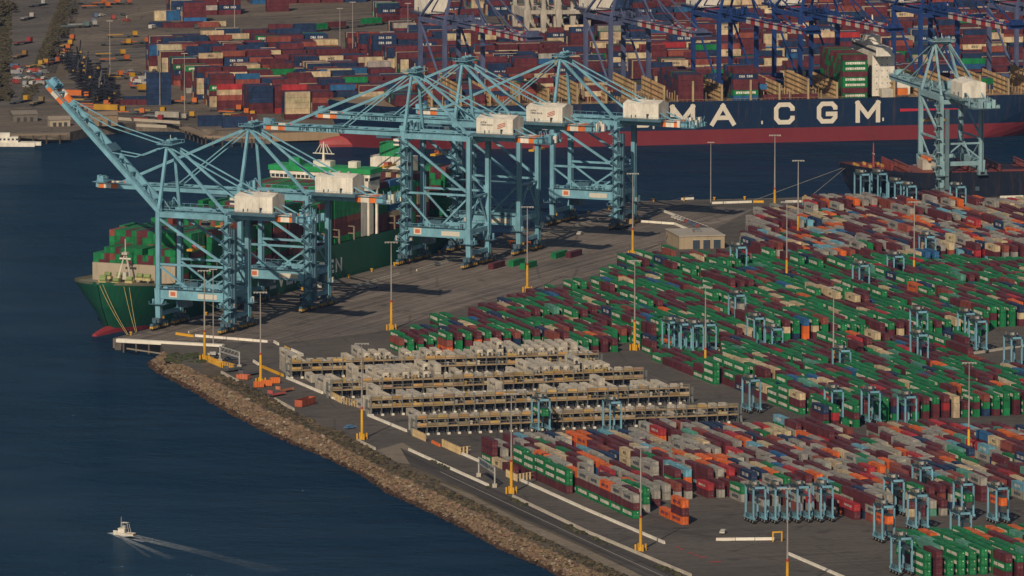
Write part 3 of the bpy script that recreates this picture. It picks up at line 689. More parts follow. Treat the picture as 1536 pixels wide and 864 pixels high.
# ------------------------------------------------------------------ ships
def ship_hull(x, Lg, B, zdeck, zred, zbow, cols, ent_top=34, ent_wl=85, rake=13):
    """hull from bow (x=0) to stern (x=Lg), y across (0 = centre), z up, origin at dock level"""
    zs = [WZ-2.5, WZ, zred*.5+WZ*.5, zred, (zred+zdeck)*.5, zdeck-1.2, zdeck]
    nst = 44; st = [(i/(nst-1))**1.6 for i in range(nst)]
    xs = [t*Lg*.5 for t in st]+[Lg-(1-i/16)**1.6*Lg*.5 for i in range(1, 17)]
    rows = []
    for li, z in enumerate(zs):
        f = (z-zs[0])/(zdeck-zs[0]); x0 = rake*(1-f)**1.3; ent = ent_wl+(ent_top-ent_wl)*f**.8
        xe = Lg-22*(1-f)**1.5; row = []
        for X in xs:
            xx = x0+(xe-x0)*X/Lg
            u = min(1, max(0, (xx-x0)/ent)); hb = B/2*(1-(1-u)**(1.7+.9*f))**(.8+.1*f)
            v = min(1, max(0, (xe-xx)/45)); hb *= (1-(1-v)**2*(.12+.75*(1-f)**1.5))
            zz = z+(zbow-zdeck)*max(0, 1-xx/38)**1.4*(f**3)
            row.append((xx, max(hb, .15), zz))
        rows.append(row)
    n = len(xs)
    for sg in (1, -1):
        for li in range(len(zs)-1):
            c = cols[0] if zs[li+1] <= zred+.01 else cols[1]
            for k in range(n-1):
                q = [rows[li][k], rows[li][k+1], rows[li+1][k+1], rows[li+1][k]]
                q = [(a, sg*b, c_) for a, b, c_ in q]
                x.face(q if sg < 0 else q[::-1], c)
    d = rows[-1]; d2 = [(a, b-.5, c_-1.0) for a, b, c_ in d]
    for k in range(n-1):
        x.face([(d2[k][0], -max(.1, d2[k][1]), d2[k][2]), (d2[k+1][0], -max(.1, d2[k+1][1]), d2[k+1][2]), (d2[k+1][0], max(.1, d2[k+1][1]), d2[k+1][2]), (d2[k][0], max(.1, d2[k][1]), d2[k][2])], cols[2])
        for sg in (1, -1):
            x.face([(d2[k][0], sg*max(.1, d2[k][1]), d2[k][2]), (d[k][0], sg*d[k][1], d[k][2]), (d[k+1][0], sg*d[k+1][1], d[k+1][2]), (d2[k+1][0], sg*max(.1, d2[k+1][1]), d2[k+1][2])], cols[2])
    last = [r[-1] for r in rows]
    for li in range(len(zs)-1):
        a, b = last[li], last[li+1]; x.face([(a[0], -a[1], a[2]), (a[0], a[1], a[2]), (b[0], b[1], b[2]), (b[0], -b[1], b[2])], cols[0] if zs[li+1] <= zred+.01 else cols[1])
def bulb(x, cx, r, L_, z, c):
    n = 10; prev = None
    for i in range(9):
        t = i/8; rr = r*math.sin(math.pi*min(1, .08+t*.55))**.6; X = cx-L_+t*L_*1.6
        ring = [(X, rr*math.cos(a)*.8, z+rr*math.sin(a)) for a in [2*math.pi*k/n for k in range(n)]]
        if prev: 
            for k in range(n): x.face([prev[k], ring[k], ring[(k+1) % n], prev[(k+1) % n]][::-1], c)
        else: x.face(ring, c)
        prev = ring
def frame_obj(o, origin, axis):  # local +x = from bow to stern
    o.location = origin; o.rotation_euler = (0, 0, math.atan2(axis.y, axis.x))
# ---- green ship at the west quay
GS = empty('container_ship', (0, 0, 0), 0, 'green hulled container ship moored along the quay under the blue cranes', 'container ship')
GQ = 36
frame_obj(GS, q_pt(GQ, 26), QD)
GH = (.012, .105, .055)
m = MB(); ship_hull(m, 322, 46, 14.5, WZ+1.8, 17.2, ((.30, .035, .045), GH, (.20, .19, .13)))
hull = m.build('hull', M_HULL, GS)
# local frame: x along QD, y = left of it = waterward (WD) ; quay side is -y
m = MB(); bulb(m, 12, 3.2, 15, WZ-.2, (.32, .04, .05)); m.build('bulbous_bow', M_HULL, GS)
m = MB(); text(m, 'EVERGREEN', (226, -23.12, 3.0), (-1, 0, 0), (0, 0, 1), (0, 0, 0), 6.6, 5.6, 1.7, 1.25, (.42, .44, .40))
m.xform(Matrix.Translation((0, 0, 0)))
# mirrored reading direction: seen from the quay the stern is to the right, so letters run towards +x
m = MB(); text(m, 'EVERGREEN', (111, -23.12, 2.6), (1, 0, 0), (0, 0, 1), (0, 0, 0), 6.2, 5.8, 1.7, 1.3, (.66, .68, .62)); m.build('hull_lettering', M_TEXT, GS)
m = MB(); text(m, 'EVER', (25, -18.6, 12.6), Vector((.9, -.43, 0)).normalized(), (0, 0, 1), (0, 0, 0), 2.4, 1.9, .6, .5, (.6, .6, .52)); m.build('bow_lettering', M_TEXT, GS)
m = MB(); m.box(32, 33.2, -19, 18.6, 13.4, 20.8, (.42, .35, .26)); m.build('breakwater', M_HULL, GS)
m = MB(); 
for sy in (-3, 3): m.beam((24, sy, 15.5), (25, 0, 27), .7, .7, (.6, .56, .48), .4, .4)
m.cyl((25, 0, 26), (25, 0, 32), .25, (.6, .56, .48), 8); m.beam((25, -2.5, 24), (25, 2.5, 24), .6, .6, WHITE); m.box(24, 26, -1.2, 1.2, 25.6, 26.6, (.6, .56, .48)); m.box(24, 26, -.8, .8, 15.5, 18.5, (.6, .56, .48))
m.build('foremast', M_PAINT, GS)
for (x, y) in ((11, -3), (11, 3), (17, -6), (17, 6), (27, -9), (27, 9), (28, 4), (28, -5)):
    m = MB(); m.cyl((x, y-1.3, 17), (x, y+1.3, 17), .9, (.25, .32, .12), 10); m.box(x-1.2, x+1.2, y-1.7, y+1.7, 15.2, 16.2, (.5, .42, .2)); m.build('winch', M_PAINT, GS)
for a, b in (((2, -1, 16.9), (9-GQ, -27.5, .6)), ((2.5, 1, 16.9), (8-GQ, -27.5, .6)), ((8, -7.5, 16.6), (16-GQ, -27.3, .6)), ((10, -9, 16.4), (17-GQ, -27.3, .6)), ((30, -18.5, 15.4), (58, -27.5, .6))):
    m = MB(); A_ = Vector(a); B2 = Vector(b); prev = A_
    for k in range(1, 9):
        t = k/8; p = A_.lerp(B2, t)-UP*(1.2*math.sin(math.pi*t)); m.cyl(prev, p, .11, (.55, .42, .16), 5, caps=False); prev = p
    m.build('mooring_line', M_PAINT, GS)
# bridge block
m = MB(); bx = 206
m.box(bx, bx+12, -20, 20, 14, 33.5, WHITE); m.box(bx+1, bx+12, -22.8, 22.8, 33.5, 37.5, WHITE); m.box(bx+.5, bx+12.5, -24, 24, 40.5, 42.6, (.02, .30, .09))
m.box(bx+1, bx+12, -23.5, 23.5, 38.9, 40.5, WHITE); m.box(bx+1.3, bx+11.7, -23.2, 23.2, 37.5, 38.9, (.03, .04, .05))
for y in range(-23, 24, 2): m.box(bx+1.1, bx+1.3, y-.18, y+.18, 37.5, 38.9, WHITE)
m.box(bx+3, bx+8, -4, 4, 42.6, 45, WHITE); m.build('bridge', M_PAINT, GS)
for (x0, y0) in ((bx+2, -22.5), (bx+10, -22.5), (bx+2, 22.5), (bx+10, 22.5)):
    m = MB(); m.beam((x0, y0, 14), (x0, y0, 33.5), .9, .9, WHITE); m.build('pillar', M_PAINT, GS)
m = MB(); m.beam((bx+5, 0, 45), (bx+5, 0, 53), 1, 1, WHITE, .4, .4); m.beam((bx+5, -5, 48), (bx+5, 5, 48), .4, .4, WHITE)
for k in range(-2, 3): m.beam((bx+5, k*2, 48), (bx+5, k*.7, 52), .25, .25, WHITE)
m.build('radar_mast', M_PAINT, GS)
m = MB(); m.box(bx+2, bx+6, 10, 15, 42.6, 46, (.02, .26, .09)); m.box(bx+4, bx+8, -16, -12, 42.6, 45.2, WHITE); m.build('roof_house', M_PAINT, GS)
m = MB(); m.box(276, 286, -9, 9, 14, 40, WHITE); m.box(277, 285, -5, 5, 40, 46, (.02, .26, .09)); m.build('funnel', M_PAINT, GS)
# deck cargo
def bays(ship_o, axis, side, zb, specs, width, box, pal, col_logo=True, gap=.0):
    """specs: (x0, tiers, halfwidth) ; containers along the axis; ends face the bow"""
    for x0, tiers, hw, *rest in specs:
        p = rest[0] if rest else pal
        n = int(hw*2/2.5)
        for k in range(n):
            y = -hw+k*2.5
            tt = tiers-(1 if R() < .07 else 0)-(1 if abs(y) > hw-2.6 and R() < .4 else 0)
            for t in range(int(tt)):
                if k not in (0, n-1) and t < tt-3 and False: continue
                cn = pick(p); pos = ship_o+axis*(x0)+side*y+UP*(zb+t*2.62)
                box.cont(pos, axis, side, 2.62, cn, logo=(k in (0, 1) or t >= tt-2))
PAL_E = {'green': 62, 'maroon': 30, 'brick red': 6, 'navy': .6}
gs0 = q_pt(GQ, 26)
specs = [(34.5, 5, 19.5), (49, 7, 19.5), (63.5, 7, 22.3), (78, 6, 22.3), (92.5, 7, 22.3), (107, 8, 22.3), (121.5, 7, 22.3), (136, 8, 22.3), (150.5, 7, 22.3), (165, 8, 22.3), (179.5, 9, 22.3), (192.5, 9, 22.3)]
bays(gs0, QD, -WD, 14, specs, 46, stuff, PAL_E)
bays(gs0, QD, -WD, 14, [(220, 8, 22.3, {'green': 5, 'maroon': 3}), (234, 8, 22.3, {'green': 4, 'maroon': 2, 'cream': 3, 'blue': 3}), (248, 7, 22.3), (261.5, 8, 22.3, {'maroon': 6, 'green': 3, 'cream': 1}), (289, 8, 21.5), (303, 7, 19)], 46, stuff, PAL_E)
for x0 in [48.0+14.5*k for k in range(11)]+[233.2, 247.2, 260.8]:
    m = MB(); 
    for y in (-22.8, 22.8): m.beam((x0, y, 14), (x0, y, 20), .6, .6, (.25, .2, .14))
    for z in (17, 20): m.beam((x0, -22.8, z), (x0, 22.8, z), .6, .4, (.25, .2, .14))
    m.build('lashing_bridge', M_PAINT, GS)
# ---- big navy ship at the far quay
CDn = azd(78.5); CSd = azd(78.5-90)
BS = empty('container_ship', (0, 0, 0), 0, 'huge navy hulled container ship with white letters and red underside', 'container ship')
nside = G(1000, 217.5, WZ)          # a point of the near waterline
bow = nside-CDn*((1000-512)/3.13/math.sin(math.radians(76)))+CSd*25.5; bow.z = 0
frame_obj(BS, bow, CDn)
NH = (.006, .022, .058); RH = (.185, .026, .034)
m = MB(); ship_hull(m, 372, 51, 16.2, 2.5, 18.5, (RH, NH, (.28, .2, .12)), 42, 80, 10); m.build('hull', M_HULL, BS)
m = MB(); bulb(m, 8, 4.2, 12, WZ+1.2, (.36, .06, .06)); m.build('bulbous_bow', M_HULL, BS)
# lettering: near side is -y? local +y = left of axis = away from camera
def bs_x(px): return (px-17-512)/3.13/math.sin(math.radians(79))+8
for ch, pxc in zip('CMACGM', (961, 1022, 1083, 1176, 1241, 1303)):
    m = MB(); wd = 12.2 if ch in 'M' else (10.2 if ch != 'A' else 12.4)
    text(m, ch, (bs_x(pxc)-wd/2, -25.62, 4.2), (1, 0, 0), (0, 0, 1), (0, 0, 0), wd, 10.6, 0, 2.15, (.70, .62, .50)); m.build('hull_letter', M_TEXT, BS)
m = MB(); m.face([(bs_x(1352), -25.62, 9.2), (bs_x(1442), -25.62, 9.7), (bs_x(1442), -25.62, 10.1), (bs_x(1352), -25.62, 10.6)], (.5, .03, .05)); m.build('red_stripe', M_TEXT, BS)
for pxc, z in ((977, 3.4), (1141, 4.6), (1325, 4.8)):
    m = MB(); m.face([(bs_x(pxc), -25.62, z), (bs_x(pxc)+.8, -25.62, z), (bs_x(pxc)+.8, -25.62, z+1.6), (bs_x(pxc), -25.62, z+1.6)], (.6, .55, .45)); m.build('hull_mark', M_TEXT, BS)
OCH = (.42, .28, .14)
for k in range(23):
    x0 = 46+k*14.2
    if 250 < x0 < 262: continue
    m = MB(); hz = 10.5 if k % 2 else 8.5
    for y in np.arange(-24, 24.1, 2.5):
        m.beam((x0, y, 15.5), (x0, y, 15.5+hz), .6, .5, jit(OCH, .3))
    for z in (17.8, 20.2, 22.6, 25): 
        if z < 15.5+hz: m.beam((x0, -24.5, z), (x0, 24.5, z), 1.1, .32, jit(OCH, .2))
    for y in (-24.3, 24.3): m.beam((x0, y, 15), (x0, y, 15.5+hz), 1.1, .9, (.45, .33, .18))
    m.build('lashing_bridge', M_PAINT, BS)
    if k < 22:
        m = MB()
        for y in np.arange(-22, 22, 5.6): m.box(x0+1, x0+13, y, y+5.2, 15.3, 16.0, jit((.24, .16, .10), .3)); m.beam((x0+1.6, y+.2, 16), (x0+1.6, y+.2, 19+R()*3), .4, .4, jit(OCH, .3)); m.beam((x0+7, y+.2, 16), (x0+7, y+.2, 18+R()*3), .4, .4, jit(OCH, .3))
        for y in (-24.6, ): 
            for xx in np.arange(x0+.8, x0+13.4, 2.1): m.beam((xx, y, 15.3), (xx, y, 17), .12, .12, OCH)
            m.beam((x0+.8, y, 17), (x0+13.4, y, 17), .12, .12, OCH)
        m.build('hatch_cover', M_PAINT, BS)
def cm_bay(pxl, tiers, hw, pal, off=0, nrows=None):
    x0 = bs_x(pxl); n = int(hw*2/2.5)
    for k in range(n):
        y = -hw+k*2.5+.1
        if nrows and not (nrows[0] <= k < nrows[1]): continue
        for t in range(int(tiers-(R() < .2))):
            pos = bow+CDn*x0+CSd*y+UP*(15.8+t*2.62)
            if k == 0: stuff_cont_side(pos, pick(pal))
            else: stuff_plain(pos, CDn, CSd, pick(pal))
def stuff_plain(pos, ax, sd_, cn): stuff.obox(pos, sd_*CW, ax*CL, UP*2.55, jit(CC[cn], .16))
def stuff_cont_side(pos, cn):
    stuff_plain(pos, CDn, CSd, cn); L_ = LOGO.get(cn)
    if L_:
        t, tc, lw, lh, gap, th = L_; n = text_len(t, lw, gap); text(stuff, t, pos+CDn*((CL-n)/2)+UP*.8-CSd*.05, CDn, UP, Vector((0, 0, 0)), lw, lh, gap, th, tc)
PAL_C = {'maroon': 45, 'navy': 22, 'blue': 8, 'cream': 6, 'green': 8, 'brick red': 10}
cm_bay(1017, 5, 24, {'maroon': 45, 'navy': 35, 'green': 2}); cm_bay(1100, 6, 24, {'maroon': 30, 'navy': 25, 'blue': 20, 'green': 10}, nrows=(0, 9))
cm_bay(1146, 2, 24, PAL_C, nrows=(0, 1)); cm_bay(1146, 3, 24, PAL_C, nrows=(10, 19)); cm_bay(1266, 8, 24, {'green': 40, 'maroon': 55})
cm_bay(742, 4, 24, PAL_C, nrows=(8, 16)); cm_bay(788, 3, 24, PAL_C, nrows=(10, 16)); cm_bay(690, 3, 22, PAL_C); cm_bay(640, 3, 20, PAL_C, nrows=(2, 14)); cm_bay(883, 3, 24, {'cream': 3, 'maroon': 2}, nrows=(4, 12)); cm_bay(598, 2, 15, PAL_C)
cm_bay(930, 2, 24, PAL_C, nrows=(12, 18)); cm_bay(1483, 2, 24, PAL_C, nrows=(11, 18)); cm_bay(1190, 1, 24, PAL_C, nrows=(0, 1))
bx = bs_x(1316)
m = MB(); m.box(bx, bx+11, -17, 20, 16, 36, WHITE); m.box(bx, bx+8, -24.5, 25, 36, 40, WHITE); m.box(bx-.12, bx+8.1, -24, 24.6, 37.6, 38.8, (.04, .05, .07)); m.box(bx+1, bx+7, -5, 8, 40, 44, WHITE)
for z in (19, 22, 25, 28, 31, 34):
    for x_ in np.arange(bx+2, bx+9.5, 2.6): m.box(x_, x_+.4, -17.1, -16.95, z, z+.5, (.05, .06, .08))
m.box(bx+11, bx+20, -12, 12, 16, 22, WHITE)
m.build('bridge', M_PAINT, BS)
m = MB(); m.beam((bx+4, 0, 44), (bx+4, 0, 54), 1.2, 1.2, WHITE, .5, .5); m.beam((bx+4, -5, 49), (bx+4, 5, 49), .5, .5, WHITE); m.build('radar_mast', M_PAINT, BS)
m = MB(); m.box(bx+3, bx+9, -24, -18, 16, 20, (.55, .5, .42)); m.box(bx+11, bx+16, -24, -19, 17, 20, ORG); m.build('lifeboat', M_PAINT, BS)
# ---- dark ship at the north quay
DS = empty('container_ship', (0, 0, 0), 0, 'dark blue ship with rust red deck moored at the north quay', 'container ship')
dsb = G(1334, 300, 0)+NW*2+NW*17; dsa = azd(79)
frame_obj(DS, dsb-dsa*18, dsa)
m = MB(); ship_hull(m, 230, 32, 11.5, WZ+2.5, 15.5, ((.28, .05, .05), (.008, .014, .03), (.15, .04, .035)), 26, 55, 12); m.build('hull', M_HULL, DS)
m = MB(); text(m, 'CSAV TYNDALL', (24, -14.9, 7.2), Vector((.985, -.17, 0)).normalized(), (0, 0, 1), (0, 0, 0), 1.0, 1.1, .3, .28, (.5, .48, .42)) if False else None
for k in range(13):
    x0 = 30+k*14.0
    m = MB(); m.box(x0, x0+12.5, -13.5, 13.5, 9.8, 11.6, jit((.20, .045, .035), .15)); m.build('hatch_cover', M_HULL, DS)
    m = MB()
    for y in np.arange(-15, 15.1, 2.5): m.beam((x0-.8, y, 9.5), (x0-.8, y, 14.5), .3, .3, (.24, .06, .04))
    m.beam((x0-.8, -15, 14.5), (x0-.8, 15, 14.5), .8, .3, (.26, .07, .05)); m.beam((x0-.8, -15, 12), (x0-.8, 15, 12), .8, .3, (.26, .07, .05)); m.build('lashing_bridge', M_PAINT, DS)
m = MB(); m.beam((16, 0, 13), (16, 0, 24), .8, .8, (.4, .08, .06), .3, .3); m.beam((16, -2, 19), (16, 2, 19), .3, .3, WHITE); m.build('foremast', M_PAINT, DS)
m = MB(); m.box(22, 22.6, -10, 10, 12, 16.5, (.3, .06, .05)); m.build('breakwater', M_PAINT, DS)
for (x, y) in ((8, -2), (8, 3), (13, -6), (13, 6), (19, -4), (19, 5)):
    m = MB(); m.cyl((x, y-1.2, 14), (x, y+1.2, 14), .8, (.5, .28, .06), 8); m.box(x-1, x+1, y-1.5, y+1.5, 12.6, 13.4, (.3, .06, .05)); m.build('winch', M_PAINT, DS)
m = MB(); m.box(38, 49, -4, 6, 11.6, 16, (.5, .46, .38)); m.box(40, 47, -6, 8, 16, 17, ORG); m.build('deck_house', M_PAINT, DS)
for a, b in (((3, -1, 13.5), (-42, -12, .4)), ((3, -2, 13.5), (-20, -19, .4))):
    m = MB(); m.cyl(a, b, .1, (.32, .3, .26), 5, caps=False); m.build('mooring_line', M_PAINT, DS)
for x0, tiers in ((118, 3), (132, 3), (146, 2), (160, 3)):
    for k in range(11):
        for t in range(tiers):
            pos = (dsb-dsa*14)+dsa*x0+azd(-11)*(-14+k*2.5)+UP*(11.8+t*2.62)
            stuff.obox(pos, azd(-11)*CW, dsa*CL, UP*2.55, jit(CC[pick({'maroon': 6, 'brick red': 2, 'navy': 2})], .16))

# ------------------------------------------------------------------ ship-to-shore cranes
def sts_crane(name, O, W, Q, zg, za, boom_ang=0., boom_len=66., label='', cat='crane', group=None, c=CRANE, cd=CRANE_D, band=(ORG, WHITE), house=WHITE, txt=None, detail=True, rear=62., spread=19., gauge=30.5, sway=1, lift=True, simple=False, stripes=0):
    """local frame: +x waterward, +y along the quay (y=0 frame is the one nearer the camera when sway=1), z up"""
    root = empty(name, O, 0, label, cat, group)
    M3 = Matrix((W, Q, UP)).transposed().to_4x4(); root.matrix_world = Matrix.Translation(O) @ M3
    flip = M3.determinant() < 0
    if flip:  # keep a right-handed frame
        root.matrix_world = Matrix.Translation(O+Q*spread) @ Matrix((W, -Q, UP)).transposed().to_4x4()
    def part(nm, fn, par=root, mat=M_PAINT):
        mm = MB(); fn(mm)
        if flip:
            mm.v = [(a_, spread-b_, c_) for a_, b_, c_ in mm.v]; mm.f = [f_[::-1] for f_ in mm.f]
        return mm.build(nm, mat, par)
    S = spread; X1 = -gauge
    pz0, pz1 = 12.6, 16.8
    for x in (0, X1):
        for y in (0, S):
            def leg(mm, x=x, y=y):
                top = zg+ (1.5 if x == 0 else 1.5)
                mm.beam((x, y, pz1), (x, y, top), 1.9, 1.7, c)
                mm.beam((x, y, 4.6), (x, y, pz1), 2.0, 2.0, c, 3.4, 2.3)
                mm.beam((x*1.0+(-2.2 if x == 0 else 2.2), y, pz0+.6), (x, y, 8.5), 1.2, 1.4, c)
            L_ = part('leg', leg)
            if detail and x == (X1 if zg < 50 else 0) and y == 0:
                def stair(mm, x=x, y=y):
                    mm.beam((x-2.4, y-1.9, 3), (x-2.4, y-1.9, zg), .25, .25, cd); mm.beam((x+.6, y-1.9, 3), (x+.6, y-1.9, zg), .25, .25, cd)
                    z = 3.; s_ = 1
                    while z < zg-3:
                        mm.beam((x-.4-s_*2.0, y-1.9, z), (x-.4+s_*2.0, y-1.9, z+3), 1.0, .45, cd); mm.beam((x-.4-s_*2.0, y-2.5, z+1.1), (x-.4+s_*2.0, y-2.5, z+4.1), .14, .14, c); mm.box(x-3.2+(4.2 if s_ > 0 else 0), x-1.8+(4.2 if s_ > 0 else 0), y-2.7, y-1.0, z+2.8, z+3.2, c); z += 3; s_ = -s_
                part('stairway', stair, L_)
                def lift_(mm, x=x, y=y): mm.box(x-2.9, x-1.2, y+1.3, y+3, 4, zg-4, cd)
                if lift: part('lift_shaft', lift_, L_)
            def bog(mm, x=x, y=y):  # bogie beams darker than the legs: blue shade put into their colour
                mm.beam((x, y-4.2, 3.7), (x, y+4.2, 3.7), 1.3, 1.3, cd); mm.box(x-1.6, x+1.6, y-3, y-1.2, 3, 4.8, (.08, .12, .15)); mm.box(x-1.2, x+1.4, y+1.6, y+2.8, 4.2, 5.2, YEL); 
                for k in (-1, 1):
                    mm.beam((x, y+k*4.2-2.6, 2.3), (x, y+k*4.2+2.6, 2.3), 1.2, 1.1, cd)
            bo = part('bogie', bog)
            for k in range(8):
                yy = y-6.4+k*1.83
                def wh(mm, yy=yy, x=x): mm.cyl((x-.35, yy, .7), (x+.35, yy, .7), .62, (.05, .045, .04), 8); mm.box(x-.75, x+.75, yy-.4, yy+.4, .9, 1.9, (.55, .32, .06)) if int(yy*7) % 3 else mm.box(x-.7, x+.7, yy-.5, yy+.5, 1.0, 2.1, (.12, .10, .08))
                if detail: part('wheel', wh, bo)
    for y in (0, S):
        part('portal_beam', lambda mm, y=y: mm.beam((X1, y, (pz0+pz1)/2), (0, y, (pz0+pz1)/2), 1.7, pz1-pz0, c))
        part('upper_beam', lambda mm, y=y: mm.beam((X1, y, zg+.6), (0, y, zg+.6), 1.5, 2.2, c))
        mid = 26.5 if zg < 50 else 31.
        def br(mm, y=y):
            if simple:
                mm.beam((X1, y, zg-1), (0, y, pz1), .8, .8, c); return
            mm.beam((X1, y, mid), (0, y, mid), .8, .85, c)
            mm.beam((X1, y, mid+.8), (-.3, y, zg-1), .95, 1.05, c) if False else mm.beam((0, y, zg-1), (X1, y, mid+.6), .8, .95, c)
            mm.beam((0, y, mid-.6), (X1*.45, y, pz1), .65, .7, c); mm.beam((X1, y, mid-.6), (X1*.55, y, pz1), .65, .7, c)
        part('bracing', br)
    for x in (0, X1):
        part('sill_beam', lambda mm, x=x: mm.beam((x, 0, 15.4), (x, S, 15.4), 1.4, 1.9, c))
        part('sill_beam', lambda mm, x=x: mm.beam((x, 0, 6.2), (x, S, 6.2), 1.2, 1.6, c))
        part('cross_beam', lambda mm, x=x: mm.beam((x, 0, zg-1), (x, S, zg-1), 1.3, 1.9, c))
        if x == X1 and not simple: part('bracing', lambda mm, x=x: (mm.beam((x, 0, 17), (x, S/2, zg*.55), .6, .6, c), mm.beam((x, S, 17), (x, S/2, zg*.55), .6, .6, c), mm.beam((x, S, zg*.55), (x, 0, zg*.55), .8, .8, c)))
    # apex tower
    ya, yb = S/2-3.2, S/2+3.2
    zt = za-1.5
    def tower(mm):
        for y0, y1 in ((0, ya), (S, yb)):
            mm.beam((0, y0, zg+1), (-.8, y1, zt), 1.25, 1.2, c, 1.0, .9)
            mm.beam((-1.2, y1, zt-.5), (X1, y0, zg+2), 1.0, .95, c)
        mm.beam((-.8, ya-1, zt), (-.8, yb+1, zt), 2.2, 1.3, c)
    part('apex_tower', tower)
    def plat(mm):
        mm.box(-4.2, 2.6, ya-2.4, yb+2.4, zt+.6, zt+.8, c)
        for x in np.arange(-4.2, 2.7, 1.36):
            for y in (ya-2.4, yb+2.4): mm.beam((x, y, zt+.8), (x, y, zt+1.9), .12, .12, c)
        for y in (ya-2.4, yb+2.4): mm.beam((-4.2, y, zt+1.9), (2.6, y, zt+1.9), .12, .12, c)
        mm.box(-2.6, 1.2, ya-.4, yb+.4, zt+.8, zt+2.0, cd); mm.cyl((-.8, S/2, zt+1), (-.8, S/2, zt+4.2), .14, WHITE, 5)
        for y in (ya, S/2, yb): mm.cyl((-1.4, y-.3, zt+2), (-1.4, y+.3, zt+2), .9, c, 8)
    part('apex_platform', plat)
    # girder behind
    yg = (S/2-3.6, S/2+3.6)
    def gird(mm):
        for y in yg: mm.beam((2, y, zg+.8), (-rear, y, zg+.8), 1.3, 2.5, c)
        for x in np.arange(0, -rear-.1, -8.8): mm.beam((x, yg[0], zg+1.2), (x, yg[1], zg+1.2), .8, 1.2, c)
        for x in np.arange(0, -rear, -2.9):
            mm.beam((x, yg[0]-1.4, zg+2), (x, yg[0]-1.4, zg+3.2), .1, .1, c)
        mm.box(-rear, 0, yg[0]-1.5, yg[0]-.6, zg+1.9, zg+2.02, c); mm.beam((-rear, yg[0]-1.45, zg+3.2), (0, yg[0]-1.45, zg+3.2), .12, .12, c)
        bx_ = -rear+3
        mm.box(bx_, bx_+3.2, yg[0]-.75, yg[1]+.75, zg-.55, zg+2.15, band[0]); mm.box(bx_+3.2, bx_+7, yg[0]-.75, yg[1]+.75, zg-.55, zg+2.15, band[1]); mm.box(bx_+7, bx_+9.5, yg[0]-.75, yg[1]+.75, zg-.55, zg+2.15, band[0])
    part('trolley_girder', gird)
    def rearg(mm):
        mm.box(-rear-5, -rear+2, S/2-6.5, S/2+6.5, zg-.6, zg-.35, cd)
        for k in range(22):
            x = -rear-5+R()*8; y = S/2-6+R()*12; h = 1+R()*3
            mm.box(x, x+.4+R()*1.4, y, y+.4+R()*1.8, zg-.4, zg-.4+h, jit(random.choice([c, cd, c, WHITE]), .2))
        for y in (S/2-6.5, S/2+6.5): mm.beam((-rear-5, y, zg+1), (-rear+2, y, zg+1), .12, .12, c)
        for k in range(10): 
            a_ = (-rear-4+R()*7, S/2-6+R()*12, zg-.4); mm.beam(a_, (a_[0]+R()*3-1.5, a_[1], zg+3+R()*2), .18, .18, c)
    part('rear_platform', rearg)
    # machinery house
    hx0, hx1, hy0, hy1, hz = X1-1.6, X1-18.5, S/2-5.6, S/2+5.6, zg+2.6
    def mh(mm):
        mm.box(hx1, hx0, hy0, hy1, hz, hz+6.6, house)
        mm.face([(hx0, hy0, hz+6.6), (hx0, S/2, hz+8.0), (hx1, S/2, hz+8.0), (hx1, hy0, hz+6.6)], house); mm.face([(hx1, hy1, hz+6.6), (hx1, S/2, hz+8.0), (hx0, S/2, hz+8.0), (hx0, hy1, hz+6.6)], house)
        mm.face([(hx0, hy0, hz+6.6), (hx0, hy1, hz+6.6), (hx0, S/2, hz+8.0)], house); mm.face([(hx1, hy0, hz+6.6), (hx1, S/2, hz+8.0), (hx1, hy1, hz+6.6)], house)
        for f, w_, z0, z1 in ((.22, .5, .4, 1.6), (.34, .4, .6, 1.7), (.66, .9, .4, 2.3), (.7, .5, 1.6, 2.2)):
            x = hx0+(hx1-hx0)*f; mm.box(x-w_, x, hy0-.12, hy0+.1, hz+z0, hz+z1, (.05, .06, .07))
    mh0 = mh
    def mh(mm):
        mh0(mm)
        for f in (.12, .3, .48, .66, .84): x = hx0+(hx1-hx0)*f; mm.box(x-.05, x+.05, hy0-.05, hy0, hz+.2, hz+6.4, tuple(k*.7 for k in house))
        for f in (.25, .5, .75): x = hx0+(hx1-hx0)*f; mm.box(x-.5, x+.5, S/2-.6, S/2+.6, hz+7.9, hz+8.7, (.4, .4, .38))
        mm.box(hx1-.06, hx1, hy0+1, hy0+2.2, hz+.2, hz+2.4, (.06, .07, .08)); mm.box(hx1, hx0, hy0-.06, hy0, hz, hz+.35, (.3, .27, .22))
    mhs = part('machinery_house', mh)
    def mplat(mm):
        mm.box(hx1-2, hx0+2, hy0-2, hy1+2, hz-1.0, hz-.02, cd)
        for x in np.arange(hx1-2, hx0+2.1, 2.05): mm.beam((x, hy0-2, hz), (x, hy0-2, hz+1.1), .1, .1, c)
        mm.beam((hx1-2, hy0-2, hz+1.1), (hx0+2, hy0-2, hz+1.1), .1, .1, c)
    part('machinery_platform', mplat)
    if detail:
        def lg(mm):
            x = (hx0+hx1)/2-3
            for k in range(3): mm.face([(x-1.2-k*.55+dx, hy0-.15, hz+dz) for dx, dz in ((0, 3.4+k*.7), (0, 3.85+k*.7), (-3.2, 5.2+k*.45), (-3.2, 4.8+k*.45))][::-1] if False else [(x+dx, hy0-.15, hz+dz+k*.7) for dx, dz in ((1.6, 2.4), (-2.0, 3.7), (-2.0, 4.0), (1.6, 2.7))], (.55, .12, .08))
            text(mm, 'APM', (hx0-2.0, hy0-.15, hz+4.6), (-1, 0, 0), (0, 0, 1), (0, 0, 0), .75, .8, .2, .16, (.1, .1, .12)); text(mm, 'TERMINALS', (hx0-2.0, hy0-.15, hz+3.6), (-1, 0, 0), (0, 0, 1), (0, 0, 0), .5, .7, .12, .14, (.1, .1, .12))
